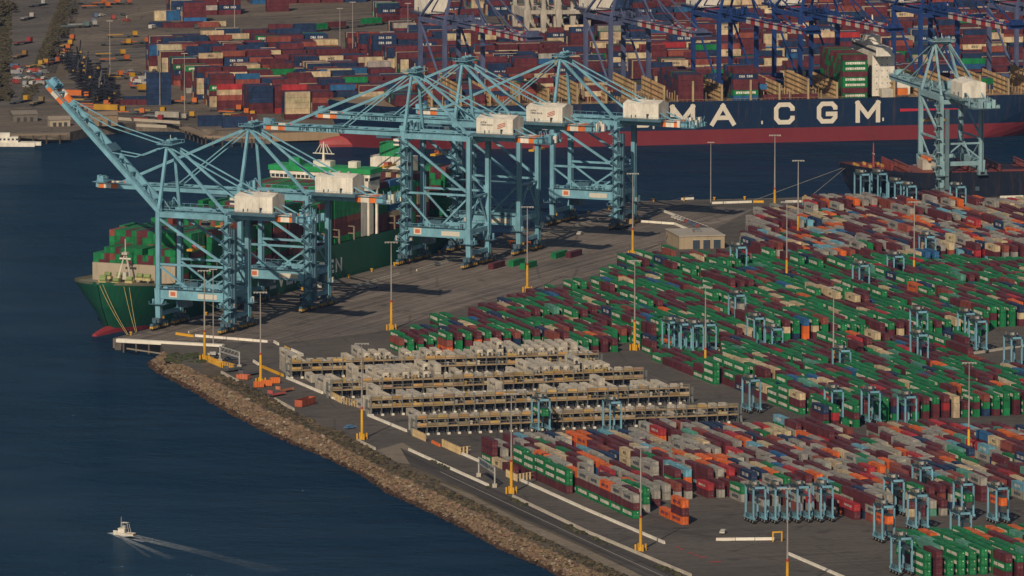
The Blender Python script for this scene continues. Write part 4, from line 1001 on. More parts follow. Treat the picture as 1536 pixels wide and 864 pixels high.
        if txt: part('house_sign', lg, mhs, M_TEXT)
        def psign(mm):
            y = -.95
            mm.face([(-5, y, 13.4), (-8.6, y, 13.4), (-8.6, y, 16.2), (-5, y, 16.2)], (.72, .62, .52)); 
            mm.face([(-5.7, y-.05, 14), (-7.9, y-.05, 14), (-7.9, y-.05, 15.6), (-5.7, y-.05, 15.6)], (.6, .16, .08))
            mm.face([(-18, y, 13.4), (-26.5, y, 13.4), (-26.5, y, 15.4), (-18, y, 15.4)], (.62, .58, .48))
        ps = part('portal_sign', psign, root, M_TEXT)
    # boom
    pv = Vector((2.2, 0, zg+.8)); bl = boom_len
    Rm = Matrix.Translation(pv) @ Matrix.Rotation(-boom_ang, 4, 'Y')
    def boom(mm):
        for y in yg:
            mm.beam((0, y, 0), (bl-9.5, y, 0), 1.25, 2.4, c, 1.25, 2.1)
            for x0, x1, cc_ in ((bl-9.5, bl-6.3, band[0]), (bl-6.3, bl-3, band[1]), (bl-3, bl, band[0])): mm.beam((x0, y, 0), (x1, y, 0), 1.3, 2.1, cc_)
            for q in range(stripes): mm.beam((bl-9.5-(q+1)*5.2, y, 0), (bl-9.5-q*5.2, y, 0), 1.6, 2.9, band[(q+1) % 2])
        for x in np.arange(6, bl+.1, 7.4): mm.beam((x, yg[0], .5), (x, yg[1], .5), .7, 1.0, c)
        for x in np.arange(4, bl-6, 14.8): mm.beam((x+2, yg[0], .6), (x+9.4, yg[1], .6), .3, .3, c)
        mm.box(2, bl, yg[0]-1.4, yg[0]-.6, 1.0, 1.12, c); mm.beam((2, yg[0]-1.35, 2.3), (bl, yg[0]-1.35, 2.3), .12, .12, c)
        for x in np.arange(2, bl, 2.9): mm.beam((x, yg[0]-1.35, 1.1), (x, yg[0]-1.35, 2.3), .1, .1, c)
        mm.beam((bl, yg[0]-.8, 0), (bl, yg[1]+.8, 0), 1.2, 1.6, c)
        mm.box(bl*.45, bl*.45+4, yg[0]-.5, yg[1]+.5, 1.3, 2.4, cd); mm.box(bl-3, bl+2.2, yg[0]-1, yg[1]+1, 1.2, 1.35, c)
        for k in range(8): mm.box(bl-3+R()*4, bl-2+R()*4, yg[0]+R()*6, yg[0]+R()*6+.7, 1.3, 2.2+R()*1.5, jit(c, .2))
        mm.xform(Rm)
    bo = part('boom', boom)
    if detail:
        def gear(mm):
            for x in (0, X1):
                for y in (0, S):
                    mm.box(x-3.6, x+3.2, y-2.4, y+2.4, 10.2, 10.4, cd)
                    for k in range(7): px_ = x-3.4+R()*6; py_ = y-2.3+R()*4; mm.box(px_, px_+.4+R(), py_, py_+.4+R(), 10.4, 11+R()*2.2, jit(random.choice([c, cd, cd, (.5, .46, .4)]), .2))
                    for k in range(5): mm.beam((x-3.6+k*1.7, y-2.4, 10.4), (x-3.6+k*1.7, y-2.4, 11.6), .12, .12, c)
            mm.box(-9, -4.5, S/2-2, S/2+3, 8.4, 11.6, (.13, .2, .24)); mm.box(-16, -10, 3, 6, pz1+.1, pz1+2.4, cd)
            for k in range(12): px_ = X1+2+R()*26; mm.box(px_, px_+1+R()*1.5, -.6, .6, pz1, pz1+.5+R()*1.3, jit(random.choice([c, cd]), .2))
            for y in (-1.1, S+1.1):
                for z in (pz1+1.2,): mm.beam((X1, y, z), (0, y, z), .12, .12, c)
                for x in np.arange(X1, .1, 2.9): mm.beam((x, y, pz1), (x, y, pz1+1.2), .1, .1, c)
                mm.box(X1, 0, y-.5, y+.5, pz1-.1, pz1+.02, cd)
                mm.beam((X1, y, zg+2.9), (0, y, zg+2.9), .12, .12, c)
                for x in np.arange(X1, .1, 2.9): mm.beam((x, y, zg+1.7), (x, y, zg+2.9), .1, .1, c)
            for x in (0, X1): mm.beam((x-1.3, S+.2, 4), (x-1.3, S+.2, zg), .35, .35, cd); mm.beam((x+1.25, -.4, pz1), (x+1.25, -.4, zg-2), .22, .22, cd)
        part('access_gear', gear)
    if txt:
        def tx(mm):
            lw, lh, gap = 1.28, 1.75, .45; n = text_len(txt, lw, gap); x1 = bl*.47+n/2+1
            # seen from the near side (-y), +x runs to the left
            text(mm, txt, (x1+7, yg[0]-.72, -.9), (-1, 0, 0), (0, 0, 1), (0, 0, 0), lw, lh, gap, .34, (.03, .05, .07)); mm.xform(Rm)
        part('boom_lettering', tx, bo, M_TEXT)
    ap = [Vector((-.4, ya, zt+.2)), Vector((-.4, yb, zt+.2))]
    for i, y in enumerate(yg):
        for f in (.46, .86):
            def st(mm, i=i, y=y, f=f):
                b_ = Rm @ Vector((bl*f, y, 1.1)); a_ = ap[i]
                if boom_ang > .3:   # raised boom: the stay is folded at its joint
                    kx = a_.lerp(b_, .5)+Vector((2.2*f, 0, -4.5*(1.2-f))); mm.beam(a_, kx, .38, .38, c); mm.beam(kx, b_, .38, .38, c)
                else: mm.beam(a_, b_, .52 if f > .5 else .4, .55 if f > .5 else .42, c)
            part('forestay', st)
        def bs(mm, i=i, y=y): mm.beam(ap[i], (-rear+6, y, zg+2), .48, .5, c)
        part('backstay', bs)
    # boom hinge gear
    def hinge(mm):
        for k in range(16):
            x = -2+R()*5; y = S/2-5+R()*9; mm.box(x, x+.5+R()*1.2, y, y+.5+R()*1.4, zg+2, zg+3+R()*2.6, jit(random.choice([c, cd, c]), .2))
        for y in (yg[0]-1, yg[1]+1): mm.beam((-3, y, zg+2), (0, y, zg+6), .35, .35, c); mm.beam((3, y, zg+2), (0, y, zg+6), .35, .35, c)
    part('hinge_frame', hinge)
    # trolley with cab and spreader
    tx_ = 12 if boom_ang < .2 else -12
    def tro(mm):
        mm.box(tx_-3.5, tx_+3.5, yg[0]-.5, yg[1]+.5, zg-1.5, zg-.6, cd)
        for k in (-2.2, 2.2):
            for y in (S/2-2, S/2+2): mm.beam((tx_+k, y, zg-1), (tx_+k, y, zg-13), .1, .1, (.1, .1, .1))
    if simple: return root
    t_ = part('trolley', tro)
    part('operator_cab', lambda mm: (mm.box(tx_-7.2, tx_-4.6, S/2-4.2, S/2-1.6, zg-4.4, zg-1.6, WHITE), mm.box(tx_-7.3, tx_-4.5, S/2-4.3, S/2-1.5, zg-3.6, zg-2.6, (.05, .07, .09))), t_)
    part('spreader', lambda mm: (mm.box(tx_-1.2, tx_+1.2, S/2-6, S/2+6, zg-14.2, zg-13.4, YEL), mm.box(tx_-1, tx_+1, S/2-2, S/2+2, zg-13.4, zg-12.2, (.45, .12, .08))), t_)
    return root
CR = [
 (18.0, 'short', 44, 'light blue quay crane with its boom raised, nearest the ship bow', None),
 ((360-172)/1.62, 'short', 0, 'light blue quay crane with level boom, second from the ship bow', None),
 (0, 'tall', 0, 'tall light blue quay crane, third from the ship bow, nearer lettered boom', 'APM TERMINALS'),
 (0, 'tall', 0, 'tall light blue quay crane, fourth from the ship bow, farther lettered boom', 'APM TERMINALS'),
 (0, 'short', 0, 'light blue quay crane farthest along the west quay past the ship stern', None)]
BX = [(238.5, 492), (361, 459), (606, 384), (682, 364), (829, 331)]
for (q0, ty, ang, lab, tx), (bx_, by_) in zip(CR, BX):
    g = G(bx_, by_); q = (g-CA).dot(QD); 
    # slide along the quay so that the foot stands 3 m from the edge at the measured column
    lo, hi = q-60, q+60
    for _ in range(40):
        mid_ = (lo+hi)/2
        if PX(q_pt(mid_, -3.2))[0] < bx_: lo = mid_
        else: hi = mid_
    zg, za = (46., 75.) if ty == 'short' else (54.5, 82.5)
    sts_crane('quay_crane', q_pt(lo, -3.2), WD, QD, zg, za, math.radians(ang), 70 if ang else 66, lab, 'crane', 'light blue ship to shore cranes on the west quay', txt=tx)
# grey-blue crane at the north quay
P6 = G(1411, 297); W6 = azd(-15); Q6 = azd(75)
C6 = (.27, .43, .47)
sts_crane('quay_crane', P6+W6*30.5, W6, Q6, 44.5, 69., 0, 62, 'pale grey blue quay crane over the dark ship at the north quay', 'crane', None, c=C6, cd=(.13, .2, .22), band=(C6, C6))
# yellow gear beside its legs
for (x, y, n_) in ((1449, 285, 1), (781, 372, 2), (718, 385, 3)):
    g = G(x, y); r_ = empty('gantry_trailer', g, 0, ['yellow spreader frame standing by the grey ship crane legs', 'orange spreader frame parked under the fourth crane', 'yellow spreader frame parked under the third crane'][n_-1], 'spreader')
    ax = azd(79) if n_ == 1 else WD
    m = MB()
    for k in (-1, 1): m.beam(ax*-6+azd(-10)*k+UP*2.6, ax*6+azd(-10)*k+UP*2.6, .4, .5, YEL if n_ != 2 else ORG)
    for t in (-6, -3, 0, 3, 6): m.beam(ax*t+azd(-10)*-1+UP*2.6, ax*t+azd(-10)*1+UP*2.6, .4, .5, YEL)
    m.build('frame', M_PAINT, r_)
    for t in (-5, 5):
        for k in (-1, 1):
            m = MB(); m.beam(ax*t+azd(-10)*k, ax*t+azd(-10)*k+UP*2.5, .35, .35, YEL if n_ != 2 else ORG); m.build('leg', M_PAINT, r_)
# ---- far side cranes
FQ = azd(76)
def far_q(px):   # point 6 m behind the far quay edge in the column px
    a = G(534, 198); lo, hi = -100., 1100.
    for _ in range(40):
        mi = (lo+hi)/2
        if PX(a+FQ*mi+azd(-14)*5)[0] < px: lo = mi
        else: hi = mi
    return a+FQ*lo+azd(-14)*5
PURP = (.105, .125, .225); DBLUE = (.018, .055, .20); FB = ((.36, .03, .045), (.52, .47, .40))
FARC = [(667, PURP, 'purple grey crane farthest left on the far quay'), (916, PURP, 'purple grey crane behind the middle of the navy ship'), (1078, DBLUE, 'dark blue crane behind the first letter group of the navy ship'),
        (1200, DBLUE, 'dark blue crane behind the green and maroon stack of the navy ship'), (1380, DBLUE, 'dark blue crane behind the grey ship crane'), (1524, PURP, 'purple grey crane at the right edge of the far quay')]
for px, c_, lab in FARC:
    W_ = azd(157); Q_ = azd(67)
    sts_crane('harbour_crane', far_q(px), W_, Q_, 50, 80, 0, 84, lab, 'crane', 'cranes on the far quay', c=c_, cd=tuple(x*.5 for x in c_), band=FB, detail=False, spread=20, rear=40, lift=False, simple=True, stripes=11)
# white cranes further back
for px, lab in ((815, 'white lattice crane behind the navy ship, middle one'), (790, 'white lattice crane behind the navy ship, left one'), (838, 'white lattice crane behind the navy ship, right one')):
    g = G(px, 62); sts_crane('harbour_crane', g, azd(166), FQ, 48, 74, 0, 50, lab, 'crane', 'white cranes in the far terminal', c=(.50, .45, .38), cd=(.2, .18, .15), detail=False, spread=16, gauge=26, rear=30, lift=False, simple=True)

# ------------------------------------------------------------------ reefer racks and refrigerated containers
RACKS = [((436, 567), (897, 553)), ((497, 597), (964, 578)), ((556, 623), (1033, 604)), ((624, 652), (1106, 633))]
def reefer_mesh(v):
    m = MB(); h = 2.84; c = [(.64, .57, .46), (.56, .51, .43), (.70, .61, .48)][v]
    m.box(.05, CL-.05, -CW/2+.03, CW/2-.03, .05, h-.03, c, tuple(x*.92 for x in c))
    for x in (.1, CL-.1):
        for y in (-CW/2+.1, CW/2-.1): m.beam((x, y, 0), (x, y, h), .2, .2, tuple(k*.85 for k in c))
    t = ['MAERSK', 'HAMBURG SUD', 'SEALAND'][v]; lw = .8 if v != 1 else .55
    text(m, t, (CL*.32, -CW/2-.03, 1.2), (1, 0, 0), (0, 0, 1), (0, 0, 0), lw, .85, .14, .2, (.10, .13, .15))
    return m.mesh('reefer_body', M_CONT)
def reefer_dark():
    m = MB(); m.box(0, .12, -1.12, 1.12, .15, 2.7, (.03, .035, .055)); m.box(.12, .2, .2, .9, 1.4, 2.2, (.2, .2, .2)); m.box(.12, .18, -1.1, 1.1, 2.5, 2.7, (.4, .36, .3)); return m.mesh('cooling_unit_dark', M_CONT)
def reefer_unit():
    m = MB(); m.box(0, .12, -1.05, 1.05, .25, 2.55, (.62, .55, .44)); m.cyl((.12, -.1, 1.15), (.2, -.1, 1.15), .62, (.03, .035, .04), 12)
    m.box(.12, .18, -.95, .95, .25, .55, (.06, .06, .06)); m.box(.12, .2, .55, .95, 1.5, 2.3, (.35, .33, .3)); return m.mesh('cooling_unit', M_CONT)
def reefer_door():
    m = MB(); m.box(0, .06, -1.1, 1.1, .15, 2.7, (.52, .47, .39))
    for y in (-.8, -.3, .3, .8): m.box(.06, .12, y-.04, y+.04, .2, 2.65, (.3, .29, .26))
    return m.mesh('reefer_door', M_CONT)
RM = [reefer_mesh(v) for v in range(3)]; RU = reefer_unit(); RK_ = reefer_dark(); RDr = reefer_door()
RK_H = 2.9
nref = 0
rack_names = ['rear rack', 'second rack', 'third rack', 'front rack']
for ri, (pa_, pb_) in enumerate(RACKS):
    a, b = G(*pa_), G(*pb_); ax = (b-a).normalized(); back = Vector((-ax.y, ax.x, 0)); L_ = (b-a).length
    root = empty('reefer_rack', a, 0, ['long steel reefer rack farthest from the shore road', 'second long steel reefer rack from the green block', 'third long steel reefer rack from the green block', 'long steel reefer rack in front of the others'][ri], 'steel rack', 'reefer racks')
    root.rotation_euler = (0, 0, math.atan2(ax.y, ax.x))
    n = int(L_/3.95); p = L_/n; SG = (.16, .17, .165)
    for lv in (1, 2):
        m = MB(); z = lv*RK_H+.1
        m.beam((0, -.9, z), (L_, -.9, z), .25, .42, (.38, .27, .15)); m.beam((0, .9, z), (L_, .9, z), .25, .42, (.38, .27, .15))
        m.box(0, L_, -.9, .9, z+.05, z+.15, (.3, .25, .17))
        m.build('walkway', M_PAINT, root)
        m = MB()
        for k in range(n):
            c_ = jit((.46, .28, .10) if R() < .4 else (.36, .27, .17), .35)
            m.box(k*p+.1, (k+1)*p-.15, -1.0, -.94, z+.35, z+1.25, c_) if R() < .62 else None
            if R() < .5: m.box(k*p+.6, k*p+1.6, -.4, .6, z+.2, z+1.4+R()*.5, jit(random.choice([(.45, .3, .1), (.5, .45, .38), (.3, .3, .3)]), .2))
        m.beam((0, -1, z+1.3), (L_, -1, z+1.3), .1, .1, (.4, .34, .24)); m.build('guard_rail', M_PAINT, root)
    for k in range(n+1):
        m = MB(); m.beam((k*p, -.95, 0), (k*p, -.95, 2*RK_H+1.5), .3, .3, SG); m.beam((k*p, .95, 0), (k*p, .95, 2*RK_H+1.2), .25, .25, SG); m.beam((k*p, -.95, RK_H-.9), (k*p, .95, RK_H-.2), .15, .15, SG); m.build('post', M_PAINT, root)
    for sx in (0, L_):
        m = MB()
        for lv in range(2): m.beam((sx+(1.5 if sx else -1.5), -.5+lv, lv*RK_H), (sx+(1.5 if sx else -1.5), 1.2-lv, (lv+1)*RK_H), .9, .2, SG)
        m.build('stair', M_PAINT, root)
    m = MB()
    for k in range(n): m.box(k*p-.5, k*p+.5, -2.6, -1.8, 0, .75, (.75, .70, .60))
    bl_ = m.build('wheel_stop', M_TEXT, root)
    for k in range(n):
        dens = vnoise(k*.35, ri*3.1, 4)+ (.12 if ri < 2 else 0)
        if ri == 3: dens -= .22
        for depth in ((0, 1, -1) if (ri < 3 and R() < (.5 if 4 < k < 9 and ri == 0 else .1)) else (0, 1)):
            t = max(2 if R() < .85 else 1, int(dens*3.6+R()*1.1-.35)) if depth == 0 else int(dens*3.6+R()*1.5-.85) if depth == 1 else random.choice((1, 2))
            if ri == 3: t = min(t, 2) if R() < .9 else t
            if ri == 3 and depth: t = 0
            t = max(0, min(4, t))
            # boxes stand on one another: no gaps in a stack
            for lv in range(t):
                v = random.randrange(3); base = a+ax*(k*p+p/2)+back*(1.5+12.6*depth) if depth >= 0 else a+ax*(k*p+p/2)-back*(3.2+CL)
                if depth and lv < t-1:
                    stuff.obox(base+back*CL-ax*CW/2+UP*(lv*RK_H), ax*CW, -back*CL, UP*2.85, jit((.5, .45, .37), .1)); continue
                o = bpy.data.objects.new('refrigerated_container', RM[v]); COL.objects.link(o)
                o.location = base+back*CL+UP*(lv*RK_H); o.rotation_euler = (0, 0, math.atan2(-back.y, -back.x)); nref += 1
                dd = bpy.data.objects.new('cooling_unit' if R() < .75 or depth == 0 else 'door', (RK_ if (lv < 2 and R() < .85) else RU) if depth == 0 else RDr); COL.objects.link(dd); dd.parent = o; dd.location = (CL-.04, 0, 0)
                tier = ['bottom', 'second', 'third', 'fourth'][lv]
                tag(o, f"{['white', 'pale grey', 'cream'][v]} refrigerated container, {tier} tier, {nth(k+1)} bay from left, {'against' if depth == 0 else 'behind boxes of' if depth == 1 else 'in front of'} the {rack_names[ri]}", 'refrigerated container', 'refrigerated containers at the racks')
print('reefers', nref)

# ------------------------------------------------------------------ straddle carriers
SC = (.20, .42, .53); SCD = (.04, .07, .09)
def straddle():
    root = empty('straddle_carrier', (0, 0, 0))
    Wd, Ln, Ht = 2.15, 4.1, 12.6
    for sy in (-1, 1):
        def sill(mm, sy=sy): mm.beam((-5.1, sy*Wd, 1.75), (5.1, sy*Wd, 1.75), .75, .8, SC); mm.box(-2.6, 1.2, sy*Wd-.55, sy*Wd+.55, 2.1, 3.2, (.08, .16, .19))
        m = MB(); sill(m); m.build('wheel_beam', M_PAINT, root)
        for x in (-4.3, -1.5, 1.5, 4.3):
            m = MB(); m.cyl((x, sy*Wd-.3, .8), (x, sy*Wd+.3, .8), .8, (.02, .02, .02), 12); m.cyl((x, sy*Wd-.33, .8), (x, sy*Wd+.33, .8), .38, (.4, .38, .34), 8); m.build('wheel', M_PAINT, root)
        for x in (-Ln, Ln):
            m = MB(); m.beam((x, sy*Wd, 2), (x, sy*Wd, Ht), .55, .62, SC); m.build('leg', M_PAINT, root)
        m = MB(); m.beam((-Ln-.6, sy*Wd, Ht), (Ln+.6, sy*Wd, Ht), .5, .75, SCD); m.build('top_beam', M_PAINT, root)
    for x in (-Ln, Ln):
        m = MB(); m.beam((x, -Wd, Ht-.1), (x, Wd, Ht-.1), .55, .75, SC); m.build('cross_beam', M_PAINT, root)
    m = MB(); m.box(-3.6, 1.6, -1.5, 1.7, Ht+.4, Ht+.7, SCD); m.box(-3.2, -.6, -1.2, .2, Ht+.7, Ht+1.7, SCD); m.box(-.2, 1.4, -.9, 1.4, Ht+.7, Ht+1.5, (.5, .46, .4)); m.box(-2.8, -.8, .5, 1.6, Ht+.7, Ht+1.3, (.25, .27, .26)); m.cyl((2.8, 0, Ht), (2.8, 0, Ht+1.9), .5, SCD, 8)
    for x in (-4, -2.6, -1.2, .2, 1.6): m.beam((x, -1.6, Ht+.5), (x, -1.6, Ht+1.6), .1, .1, (.35, .3, .2))
    m.beam((-4, -1.6, Ht+1.6), (1.6, -1.6, Ht+1.6), .1, .1, (.35, .3, .2))
    m.build('machinery_deck', M_PAINT, root)
    m = MB(); m.box(-5.8, 5.8, -1.1, 1.1, 9.6, 10.1, SCD); m.box(-1.6, 1.6, -.9, .9, 10.1, 11, (.12, .16, .17))
    for x in (-2.4, 2.4):
        for y in (-.9, .9): m.beam((x, y, 10), (x, y, Ht), .12, .12, SCD)
    m.build('spreader', M_PAINT, root)
    return root
carr_held = {'carrying a grey box behind the parked row': 'grey', 'holding a green box above navy stacks': 'green', 'holding an orange box near the right edge': 'orange', 'with a green box behind the lowest reefer rack': 'green', 'with an orange box beside it on the open asphalt': 'orange'}
first = None
for n_, (x, y, wh) in enumerate(CAR_SPOTS):
    if first is None: first = straddle(); o = first
    else: o = copy_tree(first)
    g = G(x, y)
    if (y < 700 and x > 930 and not (526 < y < 536 and x < 1070)) or x in (1446, 1440, 1498, 1376, 1385, 1343):
        # stand astride a container row
        dv = g-org; j = round((dv.dot(LB)-CW/2)/PB); g = org+LA*dv.dot(LA)+LB*(j*PB+CW/2)
    o.location = g; o.rotation_euler = (0, 0, math.atan2(LA.y, LA.x))
    lab = f"light blue straddle carrier {wh}"
    if y < 325 or y > 700 or True: pass
    tag(o, lab, 'straddle carrier', 'straddle carriers across the yard')
    if wh in carr_held:
        cn = carr_held[wh]
        if cn not in body: body[cn] = container_mesh(cn); doors[cn] = (door_mesh(cn, -1), door_mesh(cn, 1))
        b_ = bpy.data.objects.new('shipping_container', body[cn]); COL.objects.link(b_); b_.location = g-LA*CL/2+UP*6.7; b_.rotation_euler = (0, 0, math.atan2(LA.y, LA.x))
        for sd_ in (0, 1):
            dd = bpy.data.objects.new('door', doors[cn][sd_]); COL.objects.link(dd); dd.parent = b_; dd.location = (CL-.05, 0, 0)
        tag(b_, f"{cn} container lifted by the carrier {wh}"[:200].replace('a '+cn+' box ', '').replace('an '+cn+' box ', '').replace('with ', '').replace('holding ', '').replace('carrying ', ''), 'shipping container', 'shipping containers lifted by carriers')

# ------------------------------------------------------------------ light masts
MASTS = [(391, 576, 'beside orange bins above the boulders'), (543, 659, 'on the dirt verge below the white van'), (767, 740, 'beside the sign gantry and the shore road'), (961, 826, 'at the lower end of the near yard'),
 (587, 495, 'on the apron left of the green block'), (791, 438, 'on the apron behind the green wedge'), (952, 525, 'by the parked carriers in the wide aisle'), (949, 384, 'at the back corner of the green block'), (1058, 568, 'on the edge of the aisle beside green boxes'),
 (307, 541, 'by the first crane and yellow railing'), (1162, 322, 'on the open north quay'), (1197, 363, 'in the rear mixed stacks'), (1371, 430, 'between green and grey stacks at the right'), (1250, 568, 'in the middle of the green block'),
 (1181, 893, 'at the bottom edge of the open asphalt'), (1453, 690, 'among grey and light blue stacks at the right'), (1180, 430, 'thin among the rear green stacks'), (547, 655, '') ]
MASTS = MASTS[:-1]
def mast():
    root = empty('light_mast', (0, 0, 0)); Hm = 35.5
    m = MB(); m.cyl((0, 0, 11.5), (0, 0, Hm), .34, (.36, .33, .30), 8, .17); m.build('pole', M_PAINT, root)
    m = MB(); m.cyl((0, 0, 0), (0, 0, 11.5), .56, YEL, 8, .46); m.cyl((0, 0, 11.3), (0, 0, 12.1), .5, (.45, .05, .03), 8); m.build('lower_pole', M_PAINT, root)
    m = MB(); m.cyl((0, 0, 0), (0, 0, 1.1), 1.1, YEL, 10); 
    for a_ in range(4):
        x, y = 1.9*math.cos(a_*1.571+.4), 1.9*math.sin(a_*1.571+.4); m.cyl((x, y, 0), (x, y, 2.3), .35, YEL, 8)
    m.build('base_guard', M_PAINT, root)
    m = MB(); m.box(-2.6, 2.6, -.3, .3, Hm, Hm+.25, (.4, .38, .34))
    for x in (-2.3, -1.2, 0, 1.2, 2.3): m.box(x-.35, x+.35, -.5, .1, Hm-.35, Hm, (.3, .29, .27))
    m.build('lamp_crown', M_PAINT, root)
    return root
m0 = None
for x, y, wh in MASTS:
    if m0 is None: m0 = mast(); o = m0
    else: o = copy_tree(m0)
    o.location = G(x, y); tag(o, f"tall light mast with yellow lower pole {wh}", 'light mast', 'light masts of the terminal')
# slim grey masts and far masts
def slim(H_=30):
    root = empty('lamp_pole', (0, 0, 0)); m = MB(); m.cyl((0, 0, 0), (0, 0, H_), .26, (.36, .33, .3), 6, .14); m.build('pole', M_PAINT, root)
    m = MB(); m.box(-1.6, 1.6, -.2, .2, H_, H_+.3, (.5, .46, .4)); m.build('lamp_head', M_PAINT, root); return root
s0 = None
for x, y, wh in [(320, 517, 'right of the first crane legs'), (614, 497, 'hidden low by the rear rack'), (1066, 314, 'on the north quay by yellow feet'), (240, 158, 'among far maroon stacks left'), (277, 172, 'in front of far navy stacks'), (529, 90, 'by the far rail lines'), (352, 62, 'in the far yard near cream boxes'), (165, 120, 'beside the stacked chassis'),
                 (510, 100, 'beside the green boxes on far rails'), (612, 92, 'left of the purple crane')][:]:
    if x == 614: continue
    if s0 is None: s0 = slim(); o = s0
    else: o = copy_tree(s0)
    o.location = G(x, y); tag(o, f"slim grey lamp pole {wh}", 'lamp pole', 'slim lamp poles')

# ------------------------------------------------------------------ tan building
bd = empty('service_building', G(1019, 374), 0, 'low tan building with flat roof and three dark bay doors', 'building'); bd.rotation_euler = (0, 0, math.atan2(LB.y, LB.x)-.10)
TAN = (.40, .32, .21)
m = MB(); m.box(0, 20, 0, 26, 0, 5.4, TAN); m.build('wall', M_HULL, bd)
m = MB(); m.box(-.3, 20.3, -.3, 26.3, 5.4, 5.9, (.42, .37, .3)); m.box(9, 12, 10, 14, 5.9, 7.2, (.2, .2, .2)); m.build('roof', M_HULL, bd)
for x in (6, 10.6, 15.2):
    m = MB(); m.box(x, x+3, -.14, -.02, 0, 3.8, (.04, .06, .09)); m.box(x-.15, x+3.15, -.12, -.03, 3.8, 4.1, (.5, .45, .35)); m.build('door', M_HULL, bd)
m = MB(); m.box(20.02, 20.1, 3, 8, 1.2, 3.2, (.05, .06, .08)); m.box(20.02, 20.1, 13, 18, 1.2, 3.2, (.05, .06, .08)); m.build('window', M_HULL, bd)
# ------------------------------------------------------------------ fences, frames, sign gantry
def rail_fence(name, pts, col, lab, h=1.6, step=2.0, pw=.25):
    g = [G(*p) for p in pts]; r_ = empty(name, g[0], 0, lab, 'fence'); n_ = 0
    m = MB()
    for a, b in zip(g, g[1:]):
        for z in (h*.5, h*.95): m.beam(a-g[0]+UP*z, b-g[0]+UP*z, .14, .18, col)
    m.build('rail', M_PAINT, r_)
    for a, b in zip(g, g[1:]):
        k = int((b-a).length/step)+1
        for i in range(k):
            if n_ >= 95: break
            p = a.lerp(b, i/k)-g[0]; m = MB(); m.beam(p, p+UP*h, pw, pw, col); m.build('post', M_PAINT, r_); n_ += 1
rail_fence('railing', [(312, 543), (331, 551), (352, 556)], YEL, 'yellow railing by the mast at the dock corner', 2.6, 1.6, .35)
rail_fence('railing', [(1116, 374), (1154, 377)], YEL, 'yellow railing right of the tan building', 2.6, 1.6, .3)
rail_fence('fence', [(497, 597), (512, 605), (540, 612)], (.50, .36, .18), 'tan post fence beside the white van', 2.6, 2.2, .5)
rail_fence('fence', [(664, 670), (690, 682), (706, 680)], (.55, .40, .20), 'tan and white post fence at the foot of the front rack', 2.8, 2.0, .6)
rail_fence('fence', [(760, 715), (775, 722), (800, 718)], (.55, .42, .24), 'tan post fence behind the sign gantry mast', 2.6, 2.0, .6)
rail_fence('fence', [(620, 654), (640, 663)], (.52, .38, .2), 'tan post fence piece left of the front rack end', 2.8, 2., .6)
def gantry(pa_, pb_, h, lab, cw=.5, panel=None):
    a, b = G(*pa_), G(*pb_); r_ = empty('sign_gantry', a, 0, lab, 'gantry'); d = b-a
    for p in (Vector((0, 0, 0)), d):
        m = MB(); m.beam(p, p+UP*h, cw, cw, (.42, .42, .40)); m.box(p.x-.8, p.x+.8, p.y-.8, p.y+.8, 0, 1.3, (.5, .45, .36)); m.build('post', M_PAINT, r_)
    m = MB()
    for z in (h, h-2): m.beam(UP*z, d+UP*z, .4, .4, (.42, .42, .40))
    n = 6
    for k in range(n): m.beam(d*(k/n)+UP*(h-2), d*((k+1)/n)+UP*h, .25, .25, (.42, .42, .40))
    m.build('truss', M_PAINT, r_)
    if panel: m = MB(); m.beam(d*.1+UP*(h-1), d*.6+UP*(h-1), .25, 2.2, (.12, .15, .19)); m.build('sign_panel', M_PAINT, r_)
gantry((330, 543), (359, 552), 6.2, 'grey lattice gantry frame above the dock corner road')
gantry((718, 715), (742, 731), 7, 'grey sign gantry over the yard road', panel=True)
gantry((1160, 812), (1170, 812), 3.2, 'yellow frame at the right end of the straight barrier') if False else None
m = MB(); g = G(1166, 812)
for p in (-1.6, 1.6): m.beam(g+LB*p, g+LB*p+UP*3.4, .45, .45, YEL)
m.beam(g-LB*1.8+UP*3.2, g+LB*1.8+UP*3.2, .45, .45, YEL); tag(m.build('goal_frame', M_PAINT), 'small yellow goal shaped frame at the end of the straight barrier', 'frame')
# bollards along the quays
b0 = None
for k in range(30):
    m = MB()
    if b0 is None:
        m.cyl((0, 0, 0), (0, 0, 1.1), .38, YEL, 8); m.cyl((0, 0, 1.0), (0, 0, 1.45), .62, YEL, 8); b0 = m.build('bollard', M_PAINT); o = b0
    else: o = b0.copy(); COL.objects.link(o)
    if k < 22: o.location = q_pt(12+k*22.5, -1.2)
    else: o.location = B_+azd(79)*(8+(k-22)*14)-NW*1.5
    tag(o, 'yellow mooring bollard on the edge of the west quay beside the green ship' if k < 22 else 'yellow mooring bollard on the edge of the north quay', 'bollard', 'mooring bollards west quay' if k < 22 else 'mooring bollards north quay')

